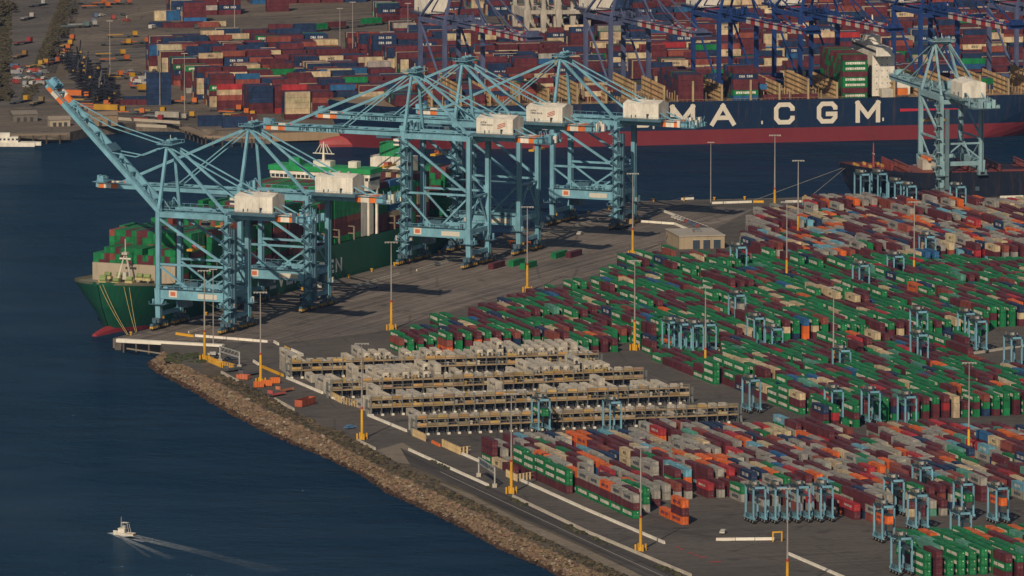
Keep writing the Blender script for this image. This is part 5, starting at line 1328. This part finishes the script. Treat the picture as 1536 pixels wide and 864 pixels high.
# ------------------------------------------------------------------ vehicles
def car(c, loc, ang, lab, grp=None, van=False, pick_=False):
    r_ = empty('parked_van' if van else 'parked_car', loc, ang, lab, 'van' if van else 'car', grp)
    m = MB(); L_, W_, H_ = (5.6, 2.0, 2.2) if van else (4.6, 1.8, 1.4)
    m.box(-L_/2, L_/2, -W_/2, W_/2, .35, .95 if not van else 1.1, c)
    m.beam((-L_*.32, 0, H_-.25), (L_*.2, 0, H_-.25), W_*.88, .5, c) if not van else m.box(-L_/2, L_*.3, -W_/2, W_/2, 1.1, H_, c)
    m.build('body', M_PAINT, r_)
    m = MB(); m.box(-L_*.36 if not van else L_*.12, L_*.26 if not van else L_*.38, -W_*.46, W_*.46, .95 if not van else 1.15, H_-.3, (.03, .04, .05)); m.build('window', M_PAINT, r_)
    for x in (-L_*.3, L_*.3):
        for y in (-W_/2, W_/2): m = MB(); m.cyl((x, y-.1, .33), (x, y+.1, .33), .33, DARK, 8); m.build('wheel', M_PAINT, r_)
    return r_
def truck(loc, ang, cab, box, lab, grp=None, L_=12.2, h=2.6, z0=1.4, low=False):
    r_ = empty('semi_truck', loc, ang, lab, 'truck', grp)
    m = MB(); m.box(0, 5.6, -1.1, 1.1, .7, 1.2, DARK); m.box(3.2, 5.6, -1.2, 1.2, 1.2, 3.3, cab); m.box(5.55, 5.65, -1, 1, 2.2, 3, (.03, .04, .05)); m.build('tractor', M_PAINT, r_)
    m = MB(); m.box(-10.5, 2.2, -1.2, 1.2, 1.0, 1.35, (.1, .1, .1))
    if low:
        m.box(-10.4, -2, -1.1, 1.1, 1.36, 1.7, box or cab); h = .3
    elif box: m.box(-10.4, 1.8, -1.22, 1.22, z0, z0+h, box)
    m.build('trailer', M_PAINT, r_)
    for x in (-9.4, -8.1, 1.2, 4.6):
        m = MB()
        m.cyl((x, -1.2, .5), (x, 1.2, .5), .5, DARK, 8); m.build('wheel_axle', M_PAINT, r_)
    return r_
def skip(loc, ang, c, lab, L_=3.6, W_=2.2, h=2.2, nm='skip_bin', cat='bin'):
    m = MB(); m.box(-L_/2, L_/2, -W_/2, W_/2, .15, .35, c)
    for s_ in (-1, 1):
        m.box(-L_/2, L_/2, s_*W_/2-.06, s_*W_/2+.06, .35, h, c); m.box(s_*L_/2-.06, s_*L_/2+.06, -W_/2+.07, W_/2-.07, .35, h, c)
    for x in (-L_*.25, 0, L_*.25): m.box(x-.08, x+.08, -W_/2-.14, -W_/2-.06, .2, h, tuple(k*.7 for k in c))
    o = m.build(nm, M_PAINT); o.location = loc; o.rotation_euler = (0, 0, ang); tag(o, lab, cat); return o
skip(G(388, 581), .3, ORG, 'orange bin at the foot of the first light mast'); skip(G(400, 579), .3, ORG, 'orange bin right of the first light mast'); skip(G(412, 575), .3, ORG, 'orange bin farthest right of the three by the mast')
skip(G(365, 569), -.5, (.55, .16, .08), 'orange red end of the dark flat rack pile by the fence', 5, 2.4, 1.9, 'skip_bin')
def flatbed(loc, ang, c, lab, L_=12, deck=(.1, .08, .07), front=None):
    r_ = empty('flatbed_trailer', loc, ang, lab, 'trailer')
    m = MB(); m.box(-L_/2, L_/2, -1.25, 1.25, 1.0, 1.35, deck); m.box(-L_/2-.02, L_/2+.02, -1.3, -1.22, .7, 1.5, c); m.build('deck', M_PAINT, r_)
    m = MB(); m.box(-L_/2, -L_/2+.25, -1.2, 1.2, 1.35, 2.6, c); m.build('headboard', M_PAINT, r_)
    for x in (L_*.25, L_*.37): m = MB(); m.cyl((x, -1.1, .5), (x, 1.1, .5), .5, DARK, 8); m.build('axle', M_PAINT, r_)
skip(G(458, 608), math.atan2(QD.y, QD.x), (.42, .10, .05), 'long dark open topped box with orange end above the boulders', 12, 3, 2.7, 'open_top_bin')
flatbed(G(415, 594), .9, (.6, .12, .1), 'low trailer stack with red frame beside the orange bins', 8); flatbed(G(427, 588), .9, (.55, .2, .1), 'second low red trailer behind the red framed one', 8)
flatbed(G(375, 563), .9, (.12, .12, .14), 'dark trailer left of the light mast', 11); flatbed(G(350, 557), .9, (.1, .12, .13), 'dark trailer beside the yellow railing', 9)
car((.7, .66, .58), G(537, 609), 2.5, 'white van beside the lowest rack end', None, True)
car((.10, .22, .40), G(525, 643), .7, 'blue pickup on the verge by the second light mast'); car((.6, .58, .52), G(320, 533), .2, 'pale car by the first crane lamp pole'); car((.08, .1, .12), G(346, 540), .4, 'dark car under the grey lattice gantry')
car((.08, .08, .09), G(320, 540), 1.2, 'dark car beside the yellow railing end')
c0 = None
for k in range(16):    # car row slanting behind the tan building
    x = 1012+k*4.6; y = 327+k*1.75
    c_ = random.choice([(.5, .48, .43), (.1, .1, .11), (.3, .06, .05), (.08, .12, .2), (.3, .3, .3)])
    car(c_, G(x, y), 1.2, f"{'white' if c_[0] > .45 else 'dark' if c_[0] < .15 and c_[2] < .15 else 'red' if c_[1] < .1 else 'grey' if c_[2] > .25 else 'blue'} car, {nth(k+1)} from left in the slanted row behind the tan building", 'cars parked behind the tan building')
truck(G(470, 452), math.atan2(QD.y, QD.x), (.6, .56, .5), NAVY, 'white terminal truck with dark box under the second crane', 'trucks on the apron')
truck(G(940, 341), math.atan2(QD.y, QD.x), (.5, .3, .1), None, 'terminal truck with empty trailer by the fifth crane', 'trucks on the apron')
for k, (x, y, c_, w_) in enumerate([(560, 432, (.6, .56, .5), 'left of the apron mast'), (702, 372, (.5, .46, .4), 'between the third and fourth cranes'), (655, 398, (.08, .09, .1), 'under the third crane'), (870, 352, (.6, .56, .5), 'right of the fourth crane'), (1090, 318, (.55, .5, .45), 'on the open north quay'), (1085, 800, (.6, .56, .5), 'in the open front asphalt')]):
    car(c_, G(x, y), 1.1+R(), f"{'white' if c_[0] > .5 else 'dark' if c_[0] < .1 else 'grey'} pickup {w_}", None)
m = MB(); g = G(476, 432); tag(skip(g, .5, WHITE, 'white hut on the apron beside the second crane leg', 2.8, 2.4, 2.6, 'site_hut', 'hut'))

# ------------------------------------------------------------------ small boat and wake
bo = empty('fishing_boat', G(186, 803, WZ), math.radians(158), 'small white fishing boat with a tower heading out and trailing a wake', 'boat')
m = MB(); L_ = 11.; secs = []
for i in range(9):
    t = i/8; x = -L_/2+t*L_; hb = 1.75*(1-max(0, (t-.45)/.55)**2.2); zt = 1.25+.9*t**2
    secs.append([(x+.3*t, 0.0, -.5), (x, hb*.75, -.1), (x+.25*t, max(.05, hb), zt), ])
for a, b in zip(secs, secs[1:]):
    for s_ in (1, -1):
        for k in range(2):
            q = [a[k], b[k], b[k+1], a[k+1]]; q = [(p[0], p[1]*s_, p[2]) for p in q]; m.face(q[::-1] if s_ > 0 else q, WHITE)
    m.face([(a[2][0], -a[2][1], a[2][2]-.25), (b[2][0], -b[2][1], b[2][2]-.25), (b[2][0], b[2][1], b[2][2]-.25), (a[2][0], a[2][1], a[2][2]-.25)], (.5, .42, .32))
e = secs[0]; m.face([(e[0][0], 0, -.5), (e[1][0], e[1][1], -.1), (e[2][0], e[2][1], e[2][2]), (e[2][0], -e[2][1], e[2][2]), (e[1][0], -e[1][1], -.1)], (.5, .2, .12)); m.build('hull', M_PAINT, bo)
m = MB(); m.box(-.8, 2.6, -1.2, 1.2, 1.2, 3.3, WHITE); m.box(-1.2, 2.9, -1.35, 1.35, 3.3, 3.45, WHITE); m.build('cabin', M_PAINT, bo)
m = MB(); m.box(2.6, 2.66, -1, 1, 2.2, 3.1, (.03, .04, .05)); m.box(-.4, 2.2, -1.24, -1.2, 2.2, 3.0, (.03, .04, .05)); m.build('window', M_PAINT, bo)
m = MB()
for x in (-3.2, .6):
    for y in (-1.2, 1.2): m.beam((x, y, 1.2), (x*.7+.2, y*.8, 6.2), .14, .14, WHITE)
m.box(-2.3, .9, -1.1, 1.1, 6.2, 6.35, WHITE); m.box(-1, .5, -.8, .8, 3.4, 4.8, (.45, .42, .36)); m.cyl((1.6, 0, 3.4), (1.4, 0, 9), .06, WHITE, 5); m.build('tower', M_PAINT, bo)
bo.scale = (.72, .72, .72)
dirb = azd(-68+0)     # heading left and slightly away
h0 = G(176, 806, WZ)
wk = MB()
def wake_strip(p0, p1, w0, w1, i0, i1, n=14):
    a, b = G(*p0, WZ+.06), G(*p1, WZ+.06); d = (b-a).normalized(); s_ = Vector((d.y, -d.x, 0))
    for k in range(n):
        t0, t1 = k/n, (k+1)/n; pa_, pb_ = a.lerp(b, t0), a.lerp(b, t1); wa, wb = w0+(w1-w0)*t0, w0+(w1-w0)*t1; it = i0+(i1-i0)*(t0+t1)/2
        wk.face([pa_-s_*wa, pb_-s_*wb, pb_+s_*wb, pa_+s_*wa], (it, it, it))
wake_strip((166, 799), (206, 808), 1.5, 2.2, 1.25, 1.2, 6); wake_strip((190, 805), (222, 812), 1.8, 2.4, 1.2, .8, 6); wake_strip((198, 806), (300, 829), 1.3, 2.4, .85, .4); wake_strip((204, 803), (330, 833), .8, 1.6, .75, .36); wake_strip((172, 802), (258, 838), .9, 1.6, .9, .36); wake_strip((180, 806), (225, 836), .5, .9, .6, .34); wake_strip((300, 829), (420, 857), 2.4, 5, .4, .28)
wk.xform(Matrix.Translation((0, 0, 0))); tag(wk.build('boat_wake', M_FOAM), 'white foamy wake spreading behind the small boat', kind='stuff', cat='wake')
# moored boat at the far left
mbx = empty('moored_boat', G(15, 219, WZ), 0, 'white boat moored at the far left shore', 'boat')
m = MB(); m.box(-14, 12, -3, 3, -.3, 2.0, WHITE); m.box(12, 15, -2, 2, .4, 2.0, WHITE); m.build('hull', M_PAINT, mbx)
m = MB(); m.box(-8, 4, -2.3, 2.3, 2, 4.6, WHITE); m.box(-6, 0, -2, 2, 4.6, 6.4, WHITE); m.build('cabin', M_PAINT, mbx)
m = MB(); 
for x in range(-7, 4, 2): m.box(x, x+1, -2.36, -2.3, 3, 3.9, (.05, .06, .07))
m.build('window', M_PAINT, mbx)

# ------------------------------------------------------------------ far terminal
FA = azd(76+2); FBk = azd(-12)     # long axis of the far boxes (nearly across the view)
PAL_T = {'maroon': 50, 'navy': 20, 'brick red': 11, 'cream': 8, 'blue': 3, 'green': 4, 'grey': 3, 'red': 1.5}
FARZ = [
 ([(186, 108), (240, 104), (240, 82), (700, 76), (700, 178), (420, 180), (350, 168), (235, 158)], (3, 7), .96),
 ([(262, 38), (420, 18), (560, 0), (560, -40), (250, -40)], (2, 5), .85),
 ([(600, 70), (760, 70), (760, -40), (560, -40), (570, 20)], (1, 5), .8),
 ([(700, 182), (700, 78), (1640, 40), (1640, 150)], (2, 6), .93),
 ([(760, 68), (1640, 34), (1640, -60), (760, -60)], (1, 5), .85),
]
f0 = G(534, 198)
for zi, (poly, (lo, hi), fill) in enumerate(FARZ):
    gp = [G(x, y) for x, y in poly]
    aa = [(g-f0).dot(FA) for g in gp]; bb = [(g-f0).dot(FBk) for g in gp]
    b = min(bb)+8; blk = 0
    while b < max(bb):
        for r in range(6):
            bp_ = b+r*2.9
            for i in range(int(min(aa)/13)-1, int(max(aa)/13)+1):
                off = (i*13.0)+(3 if (i//5) % 2 else 0)
                if i % 9 == 4: continue
                p = f0+FA*off+FBk*bp_; x, y = PX(p+FA*6)
                if not (-30 < x < 1566) or not inpoly((x, y), poly) or vnoise(i*.31, b*.02, 11) > fill: continue
                t = int(lo+(hi-lo)*(.55*vnoise(i*.3, b*.011+r*.05, zi)+.45*vnoise(i*.9, b*.03+r*.3, 7))+R()*.9)
                prev = None
                for k in range(max(1, t)):
                    cn = pick(PAL_T); q = p+UP*(k*2.7)
                    # navy boxes often come in columns
                    if prev in ('navy', 'cream') and R() < .5: cn = prev
                    prev = cn
                    col = jit(CC[cn], .18); stuff.obox(q, FBk*CW, FA*CL, UP*2.62, col)
                    L2 = LOGO.get(cn)
                    if r == 0 and L2 and R() < .4:
                        t2, tc, lw, lh, gap, th = L2; n = text_len(t2, lw, gap); text(stuff, t2, q+FA*((CL-n)/2)+UP*.8-FBk*.06, FA, UP, Vector((0, 0, 0)), lw, lh, gap, th, tc)
        b += 6*2.9+(26+R()*14 if zi else 14+R()*8); blk += 1
print('stuff faces', len(stuff.f))
o = stuff.build('shipping_containers', M_CONT); tag(o, 'mass of stacked shipping containers filling the yard, the ship decks and the far terminal', 'shipping containers', kind='stuff')
# rail tracks and roads of the far shore
def far_strip(name, pts, w_, z, mat, col=(.2, .18, .15)):
    m = MB(); g = [G(*p) for p in pts]
    for a, b in zip(g, g[1:]):
        d = (b-a).normalized(); s_ = Vector((d.y, -d.x, 0))*w_*.5; m.face([a-s_+UP*z, b-s_+UP*z, b+s_+UP*z, a+s_+UP*z][::-1], col)
    for i, f in enumerate(m.f): pass
    o = m.build(name, mat); tag(o, kind='structure'); return o
far_strip('far_road', [(0, 160), (26, 90), (60, 10), (66, -20)], 34, .06, M_FASPH)
for k_ in range(4): far_strip('rail_track', [(66+k_*5, 110), (84+k_*6, 50), (96+k_*7, -20)], 1.4, .12+.03*k_, M_ROAD)
far_strip('far_road', [(80, 118), (92, 60), (108, -20)], 12, .08, M_DIRT)
far_strip('far_road', [(100, 120), (150, 90), (260, 62), (420, 45), (700, 30)], 34, .07, M_FASPH)
far_strip('far_road', [(90, 125), (130, 160), (260, 178), (400, 186)], 26, .09, M_FASPH)
for k, off in enumerate((0, 5)):
    far_strip('rail_track', [(200, 70+off*.5), (380, 45+off*.6), (640, 20+off*.5)], 3.2, .12, M_ROAD)
# rail wagons with boxes
for k in range(9):
    x = 395+k*27; y = 56-k*2.9
    g = G(x, y); r_ = empty('rail_wagon', g, math.atan2(.55, .83)*0+math.radians(14+20), f"rail wagon {['with green box', 'with maroon box', 'empty'][k % 3]}, {nth(k+1)} from left on the far track", 'rail wagon', 'rail wagons on the far track')
    m = MB(); m.box(-6.5, 6.5, -1.3, 1.3, 1, 1.4, (.1, .08, .07)); m.build('bed', M_PAINT, r_)
    for xx in (-4.6, 4.6): m = MB(); m.box(xx-1.2, xx+1.2, -1.1, 1.1, .1, 1, DARK); m.build('bogie', M_PAINT, r_)
    if k % 3 != 2:
        m = MB(); m.box(-6.1, 6.1, -1.22, 1.22, 1.42, 4.2, jit([GREEN, MAROON][k % 3], .1)); b_ = m.build('shipping_container', M_CONT); b_.location = g; b_.rotation_euler = (0, 0, math.radians(34)); tag(b_, f"{['green', 'maroon'][k % 3]} box riding on the {nth(k+1)} wagon of the far train", 'shipping container', 'boxes on the far train')
# stacked dark chassis pile (triangle of upright trailers)
k = 0
for row in range(9):
    for c_ in range(4+row//2):
        px = 92+row*6.5+c_*9; py = 84+row*8.2+c_*1.5
        if px > 175 or py > 150: continue
        g = G(px+R()*5-2, py+8+R()*4); r_ = empty('stacked_chassis', g, math.radians(40+R()*70), f"dark stack of container chassis, {nth(c_+1)} in {nth(row+1)} line of the scrap dark triangle", 'chassis stack', 'stacked chassis by the far road')
        for z in range(5):
            m = MB(); c2 = jit((.035, .035, .045), .3)
            for y in (-.5, .5): m.beam((-6, y, .8+z*1.5), (6, y, .8+z*1.5), .25, .35, c2)
            for x in (-5, 0, 5): m.box(x-.15, x+.15, -1.2, 1.2, .7+z*1.5, .95+z*1.5, c2)
            for x in (3.6, 4.8): m.cyl((x, -1.1, .4+z*1.5), (x, 1.1, .4+z*1.5), .42, DARK, 6)
            if z == 4 and R() < .5: m.beam((-4+R()*8, 0, 7), (-3+R()*6, .5, 10+R()*4), .5, .6, c2)
            if R() < .1: m.box(-1, 0, -.6, .6, 1+z*1.5, 2+z*1.5, (.5, .3, .06))
            m.build('chassis', M_PAINT, r_)
        k += 1
# orange and yellow trailer line, trucks
TR = [(104, 58, ORG), (102, 66, YEL), (99, 73, ORG), (94, 80, ORG), (88, 86, (.6, .55, .5)), (82, 92, (.5, .14, .06)), (66, 95, YEL), (56, 97, (.6, .4, .1)), (33, 150, YEL), (58, 152, (.35, .26, .12)),
      (172, 80, YEL), (178, 88, ORG), (180, 64, YEL), (190, 52, YEL), (210, 62, ORG), (150, 160, ORG), (118, 143, ORG), (132, 150, YEL), (146, 156, ORG), (160, 163, ORG), (172, 165, YEL), (200, 168, ORG), (232, 166, YEL), (246, 174, (.3, .33, .38)), (264, 176, (.55, .5, .42)), (228, 178, RED), (275, 173, YEL),
      (225, 128, ORG), (236, 133, YEL), (262, 150, ORG), (280, 152, ORG), (352, 155, ORG), (345, 163, ORG), (366, 172, YEL), (358, 168, ORG), (38, 62, (.4, .05, .05)), (60, 5, (.5, .5, .48)), (44, 25, (.5, .45, .42)), (33, 82, (.4, .2, .05)),
      (130, 36, (.55, .53, .5)), (128, 33, (.2, .25, .35)), (118, 38, (.2, .3, .3)), (186, 115, YEL), (168, 112, ORG), (144, 2, ORG), (165, 3, ORG), (182, 3, (.5, .12, .06)), (150, 8, ORG)]
for k, (x, y, c_) in enumerate(TR):
    c_ = tuple(q*.72 for q in c_)
    long_ = y > 140 and x > 100 and R() < .6
    nm_ = 'yellow' if TR[k][2] == YEL else 'orange' if TR[k][2] == ORG else 'pale' if min(c_) > .21 else 'reddish brown'
    truck(G(x, y+4), math.radians(-20 if x > 100 and y > 140 else 60 if x < 110 else 10)+R()*.3, c_, c_ if (long_ or R() < .4) else None, f"{nm_} truck on the far shore, {nth(k+1)} along the trailer lines", 'trucks and trailers on the far shore', low=not (k % 4 == 0))
kk = 0
for k in range(64):
    x = 20+R()*48; y = 98+R()*32
    if k >= 40: x = 180+R()*52; y = 104+R()*22
    if k >= 56: x = 125+R()*170; y = 20+R()*25
    c_ = random.choice([(.6, .57, .52), (.55, .52, .46), (.08, .09, .1), (.3, .3, .3), (.35, .06, .05), (.1, .15, .25)]); kk += 1
    nm_ = 'white' if c_[0] > .5 else 'dark' if c_[0] < .09 else 'grey' if c_ == (.3, .3, .3) else 'red' if c_[0] > .3 else 'blue'
    where = 'in the car park left of the chassis' if k < 40 else 'beside the first far container block' if k < 56 else 'on the far open asphalt'
    car(c_, G(x, y+3), R()*3, f"{nm_} car {where}, {nth(k+1)} of the lot", 'cars parked on the far shore', van=R() < .4)
# trees and brush of the far left
def tree(x, y, r, n_, lab, h=None):
    g = G(x, y); h = h or r*1.1; r_ = empty('tree', g, 0, lab, 'tree', 'trees on the far left shore')
    m = MB(); m.cyl((0, 0, 0), (0, 0, h*.7), .3, (.09, .065, .045), 6, .15)
    for k in range(4):
        a_ = k*1.6+R(); m.cyl((0, 0, h*.45), (math.cos(a_)*r*.6, math.sin(a_)*r*.6, h*.95), .14, (.09, .065, .045), 5, .06)
    m.build('trunk', M_VEG, r_)
    m = MB()
    for k in range(n_):
        u = R()*2-1; an = R()*6.28; rr = r*(R()**.4); p = (rr*math.cos(an)*math.sqrt(1-u*u), rr*math.sin(an)*math.sqrt(1-u*u), h+u*rr*.7)
        m.blob(p, .35+R()*.6, jit((.075, .065, .042), .35), random.randrange(99999), .7)
    m.build('crown', M_VEG, r_)
for k in range(30):
    if k < 16: x = R()*26-6; y = 4+R()*36
    elif k < 24: x = 68+R()*34; y = 6+R()*90; x = 112-y*.42+R()*10
    else: x = R()*18-3; y = 90+R()*60
    tree(x, y+4, 1.2+R()*1.6, 45, f"dark scrubby tree at the far left, {nth(k+1)} counting along the shore road")
mb = MB()
for k in range(1800):
    y = R()*150; x = (100-y*.40)+R()*R()*22-8 if R() < .6 else R()*20-5
    g = G(x, y+2); mb.blob((g.x, g.y, .3), .6+R()*1.1, jit((.075, .065, .04), .3), k, .6)
tag(mb.build('brush', M_VEG), 'brown brush beside the far rail lines and road', kind='stuff', cat='brush')
# far left sheds, landing stage, embankment wall
def shed(x, y, L_, W_, h, col, rc, lab, az_=76, roofcol=None):
    g = G(x, y); r_ = empty('waterside_shed', g, 0, lab, 'shed'); r_.rotation_euler = (0, 0, math.radians(90-az_))
    m = MB(); m.box(0, L_, 0, W_, 0, h, col); m.build('wall', M_HULL, r_)
    m = MB(); m.face([(-.4, -.4, h), (L_+.4, -.4, h), (L_+.4, W_/2, h+1.6), (-.4, W_/2, h+1.6)], rc); m.face([(-.4, W_/2, h+1.6), (L_+.4, W_/2, h+1.6), (L_+.4, W_+.4, h), (-.4, W_+.4, h)], rc); m.face([(-.38, -.38, h), (-.38, W_/2, h+1.58), (-.38, W_+.38, h)], col); m.face([(L_+.38, -.38, h), (L_+.38, W_+.38, h), (L_+.38, W_/2, h+1.58)], col); m.build('roof', M_HULL, r_)
    for k in range(3): m = MB(); m.box(L_*(.15+k*.27), L_*(.15+k*.27)+1.6, -.1, -.02, 0, h*.6, (.06, .06, .06)); m.build('door', M_HULL, r_)
shed(128, 190, 16, 9, 5.2, (.30, .21, .13), (.27, .20, .14), 'tan shed on the waterside below the raised boom'); shed(20, 183, 12, 10, 3.5, (.16, .14, .12), (.22, .19, .16), 'low grey shed at the far left shore'); shed(75, 190, 10, 6, 3.2, (.4, .34, .26), (.3, .25, .2), 'small pale shed beside the far left landing')
def landing(name, pts, z, lab, col, zt=1.):
    g = [G(*p) for p in pts]; r_ = empty(name, g[0], 0, lab, 'pier')
    m = MB(); 
    for a, b in zip(g, g[1:]): m.beam(a-g[0]+UP*.2, b-g[0]+UP*.2, 5, .9, col)
    m.build('deck', M_HULL, r_)
    for a, b in zip(g, g[1:]):
        for k in range(6): p = a.lerp(b, (k+.5)/6)-g[0]; m = MB(); m.cyl((p.x, p.y-2.2, -7), (p.x, p.y-2.2, 0), .45, (.08, .06, .05), 6); m.build('pile', M_HULL, r_)
landing('landing_stage', [(-20, 203), (100, 201)], 0, 'low wooden landing stage at the far left shore', (.22, .17, .12)); landing('timber_pier', [(276, 192), (312, 205), (400, 207)], 0, 'timber pier with piles below the far blue boxes', (.28, .20, .13))
for pts, lab in (([(178, 180), (270, 186)], 'pale barrier wall along the far shore curve'), ([(120, 160), (142, 172)], 'short pale barrier under the raised boom'), ([(205, 190), (250, 192)], 'tan wall piece at the far waterline'), ([(190, 27), (245, 18)], 'pale roadside barrier at the top left')):
    wall_run('barrier_wall', G(*pts[0]), G(*pts[1]), .6, 0, 1.4, (.42, .36, .28), M_TEXT, lab, 'barrier')
# tan far apron boxes: tanks and low items near the far quay left of the navy ship
for k, (x, y, c_, n_) in enumerate([(298, 190, NAVY, 2), (312, 186, GREEN, 1), (334, 192, NAVY, 2), (348, 188, MAROON, 2), (366, 193, NAVY, 1), (172, 158, MAROON, 1), (186, 153, NAVY, 1), (206, 158, MAROON, 1), (232, 31, CREAM, 2), (250, 31, BLUE, 2), (272, 40, MAROON, 1), (296, 41, BRICK, 1), (306, 40, CREAM, 1), (225, 41, NAVY, 1), (245, 42, MAROON, 1), (262, 42, MAROON, 1)]):
    for t in range(n_):
        m = MB(); m.box(0, CL, 0, CW, 0, 2.6, jit(c_, .1)); o = m.build('shipping_container', M_CONT); o.location = G(x, y)+UP*(t*2.62); o.rotation_euler = (0, 0, math.radians(14))
        nm_ = {NAVY: 'navy', GREEN: 'green', MAROON: 'maroon', CREAM: 'cream', BLUE: 'blue', BRICK: 'brick red'}[c_]
        tag(o, f"{nm_} box {'on the ground' if t == 0 else 'on top of another'}, {nth(k+1)} from the timber pier end of the far shore", 'shipping container', 'loose boxes on the far shore')
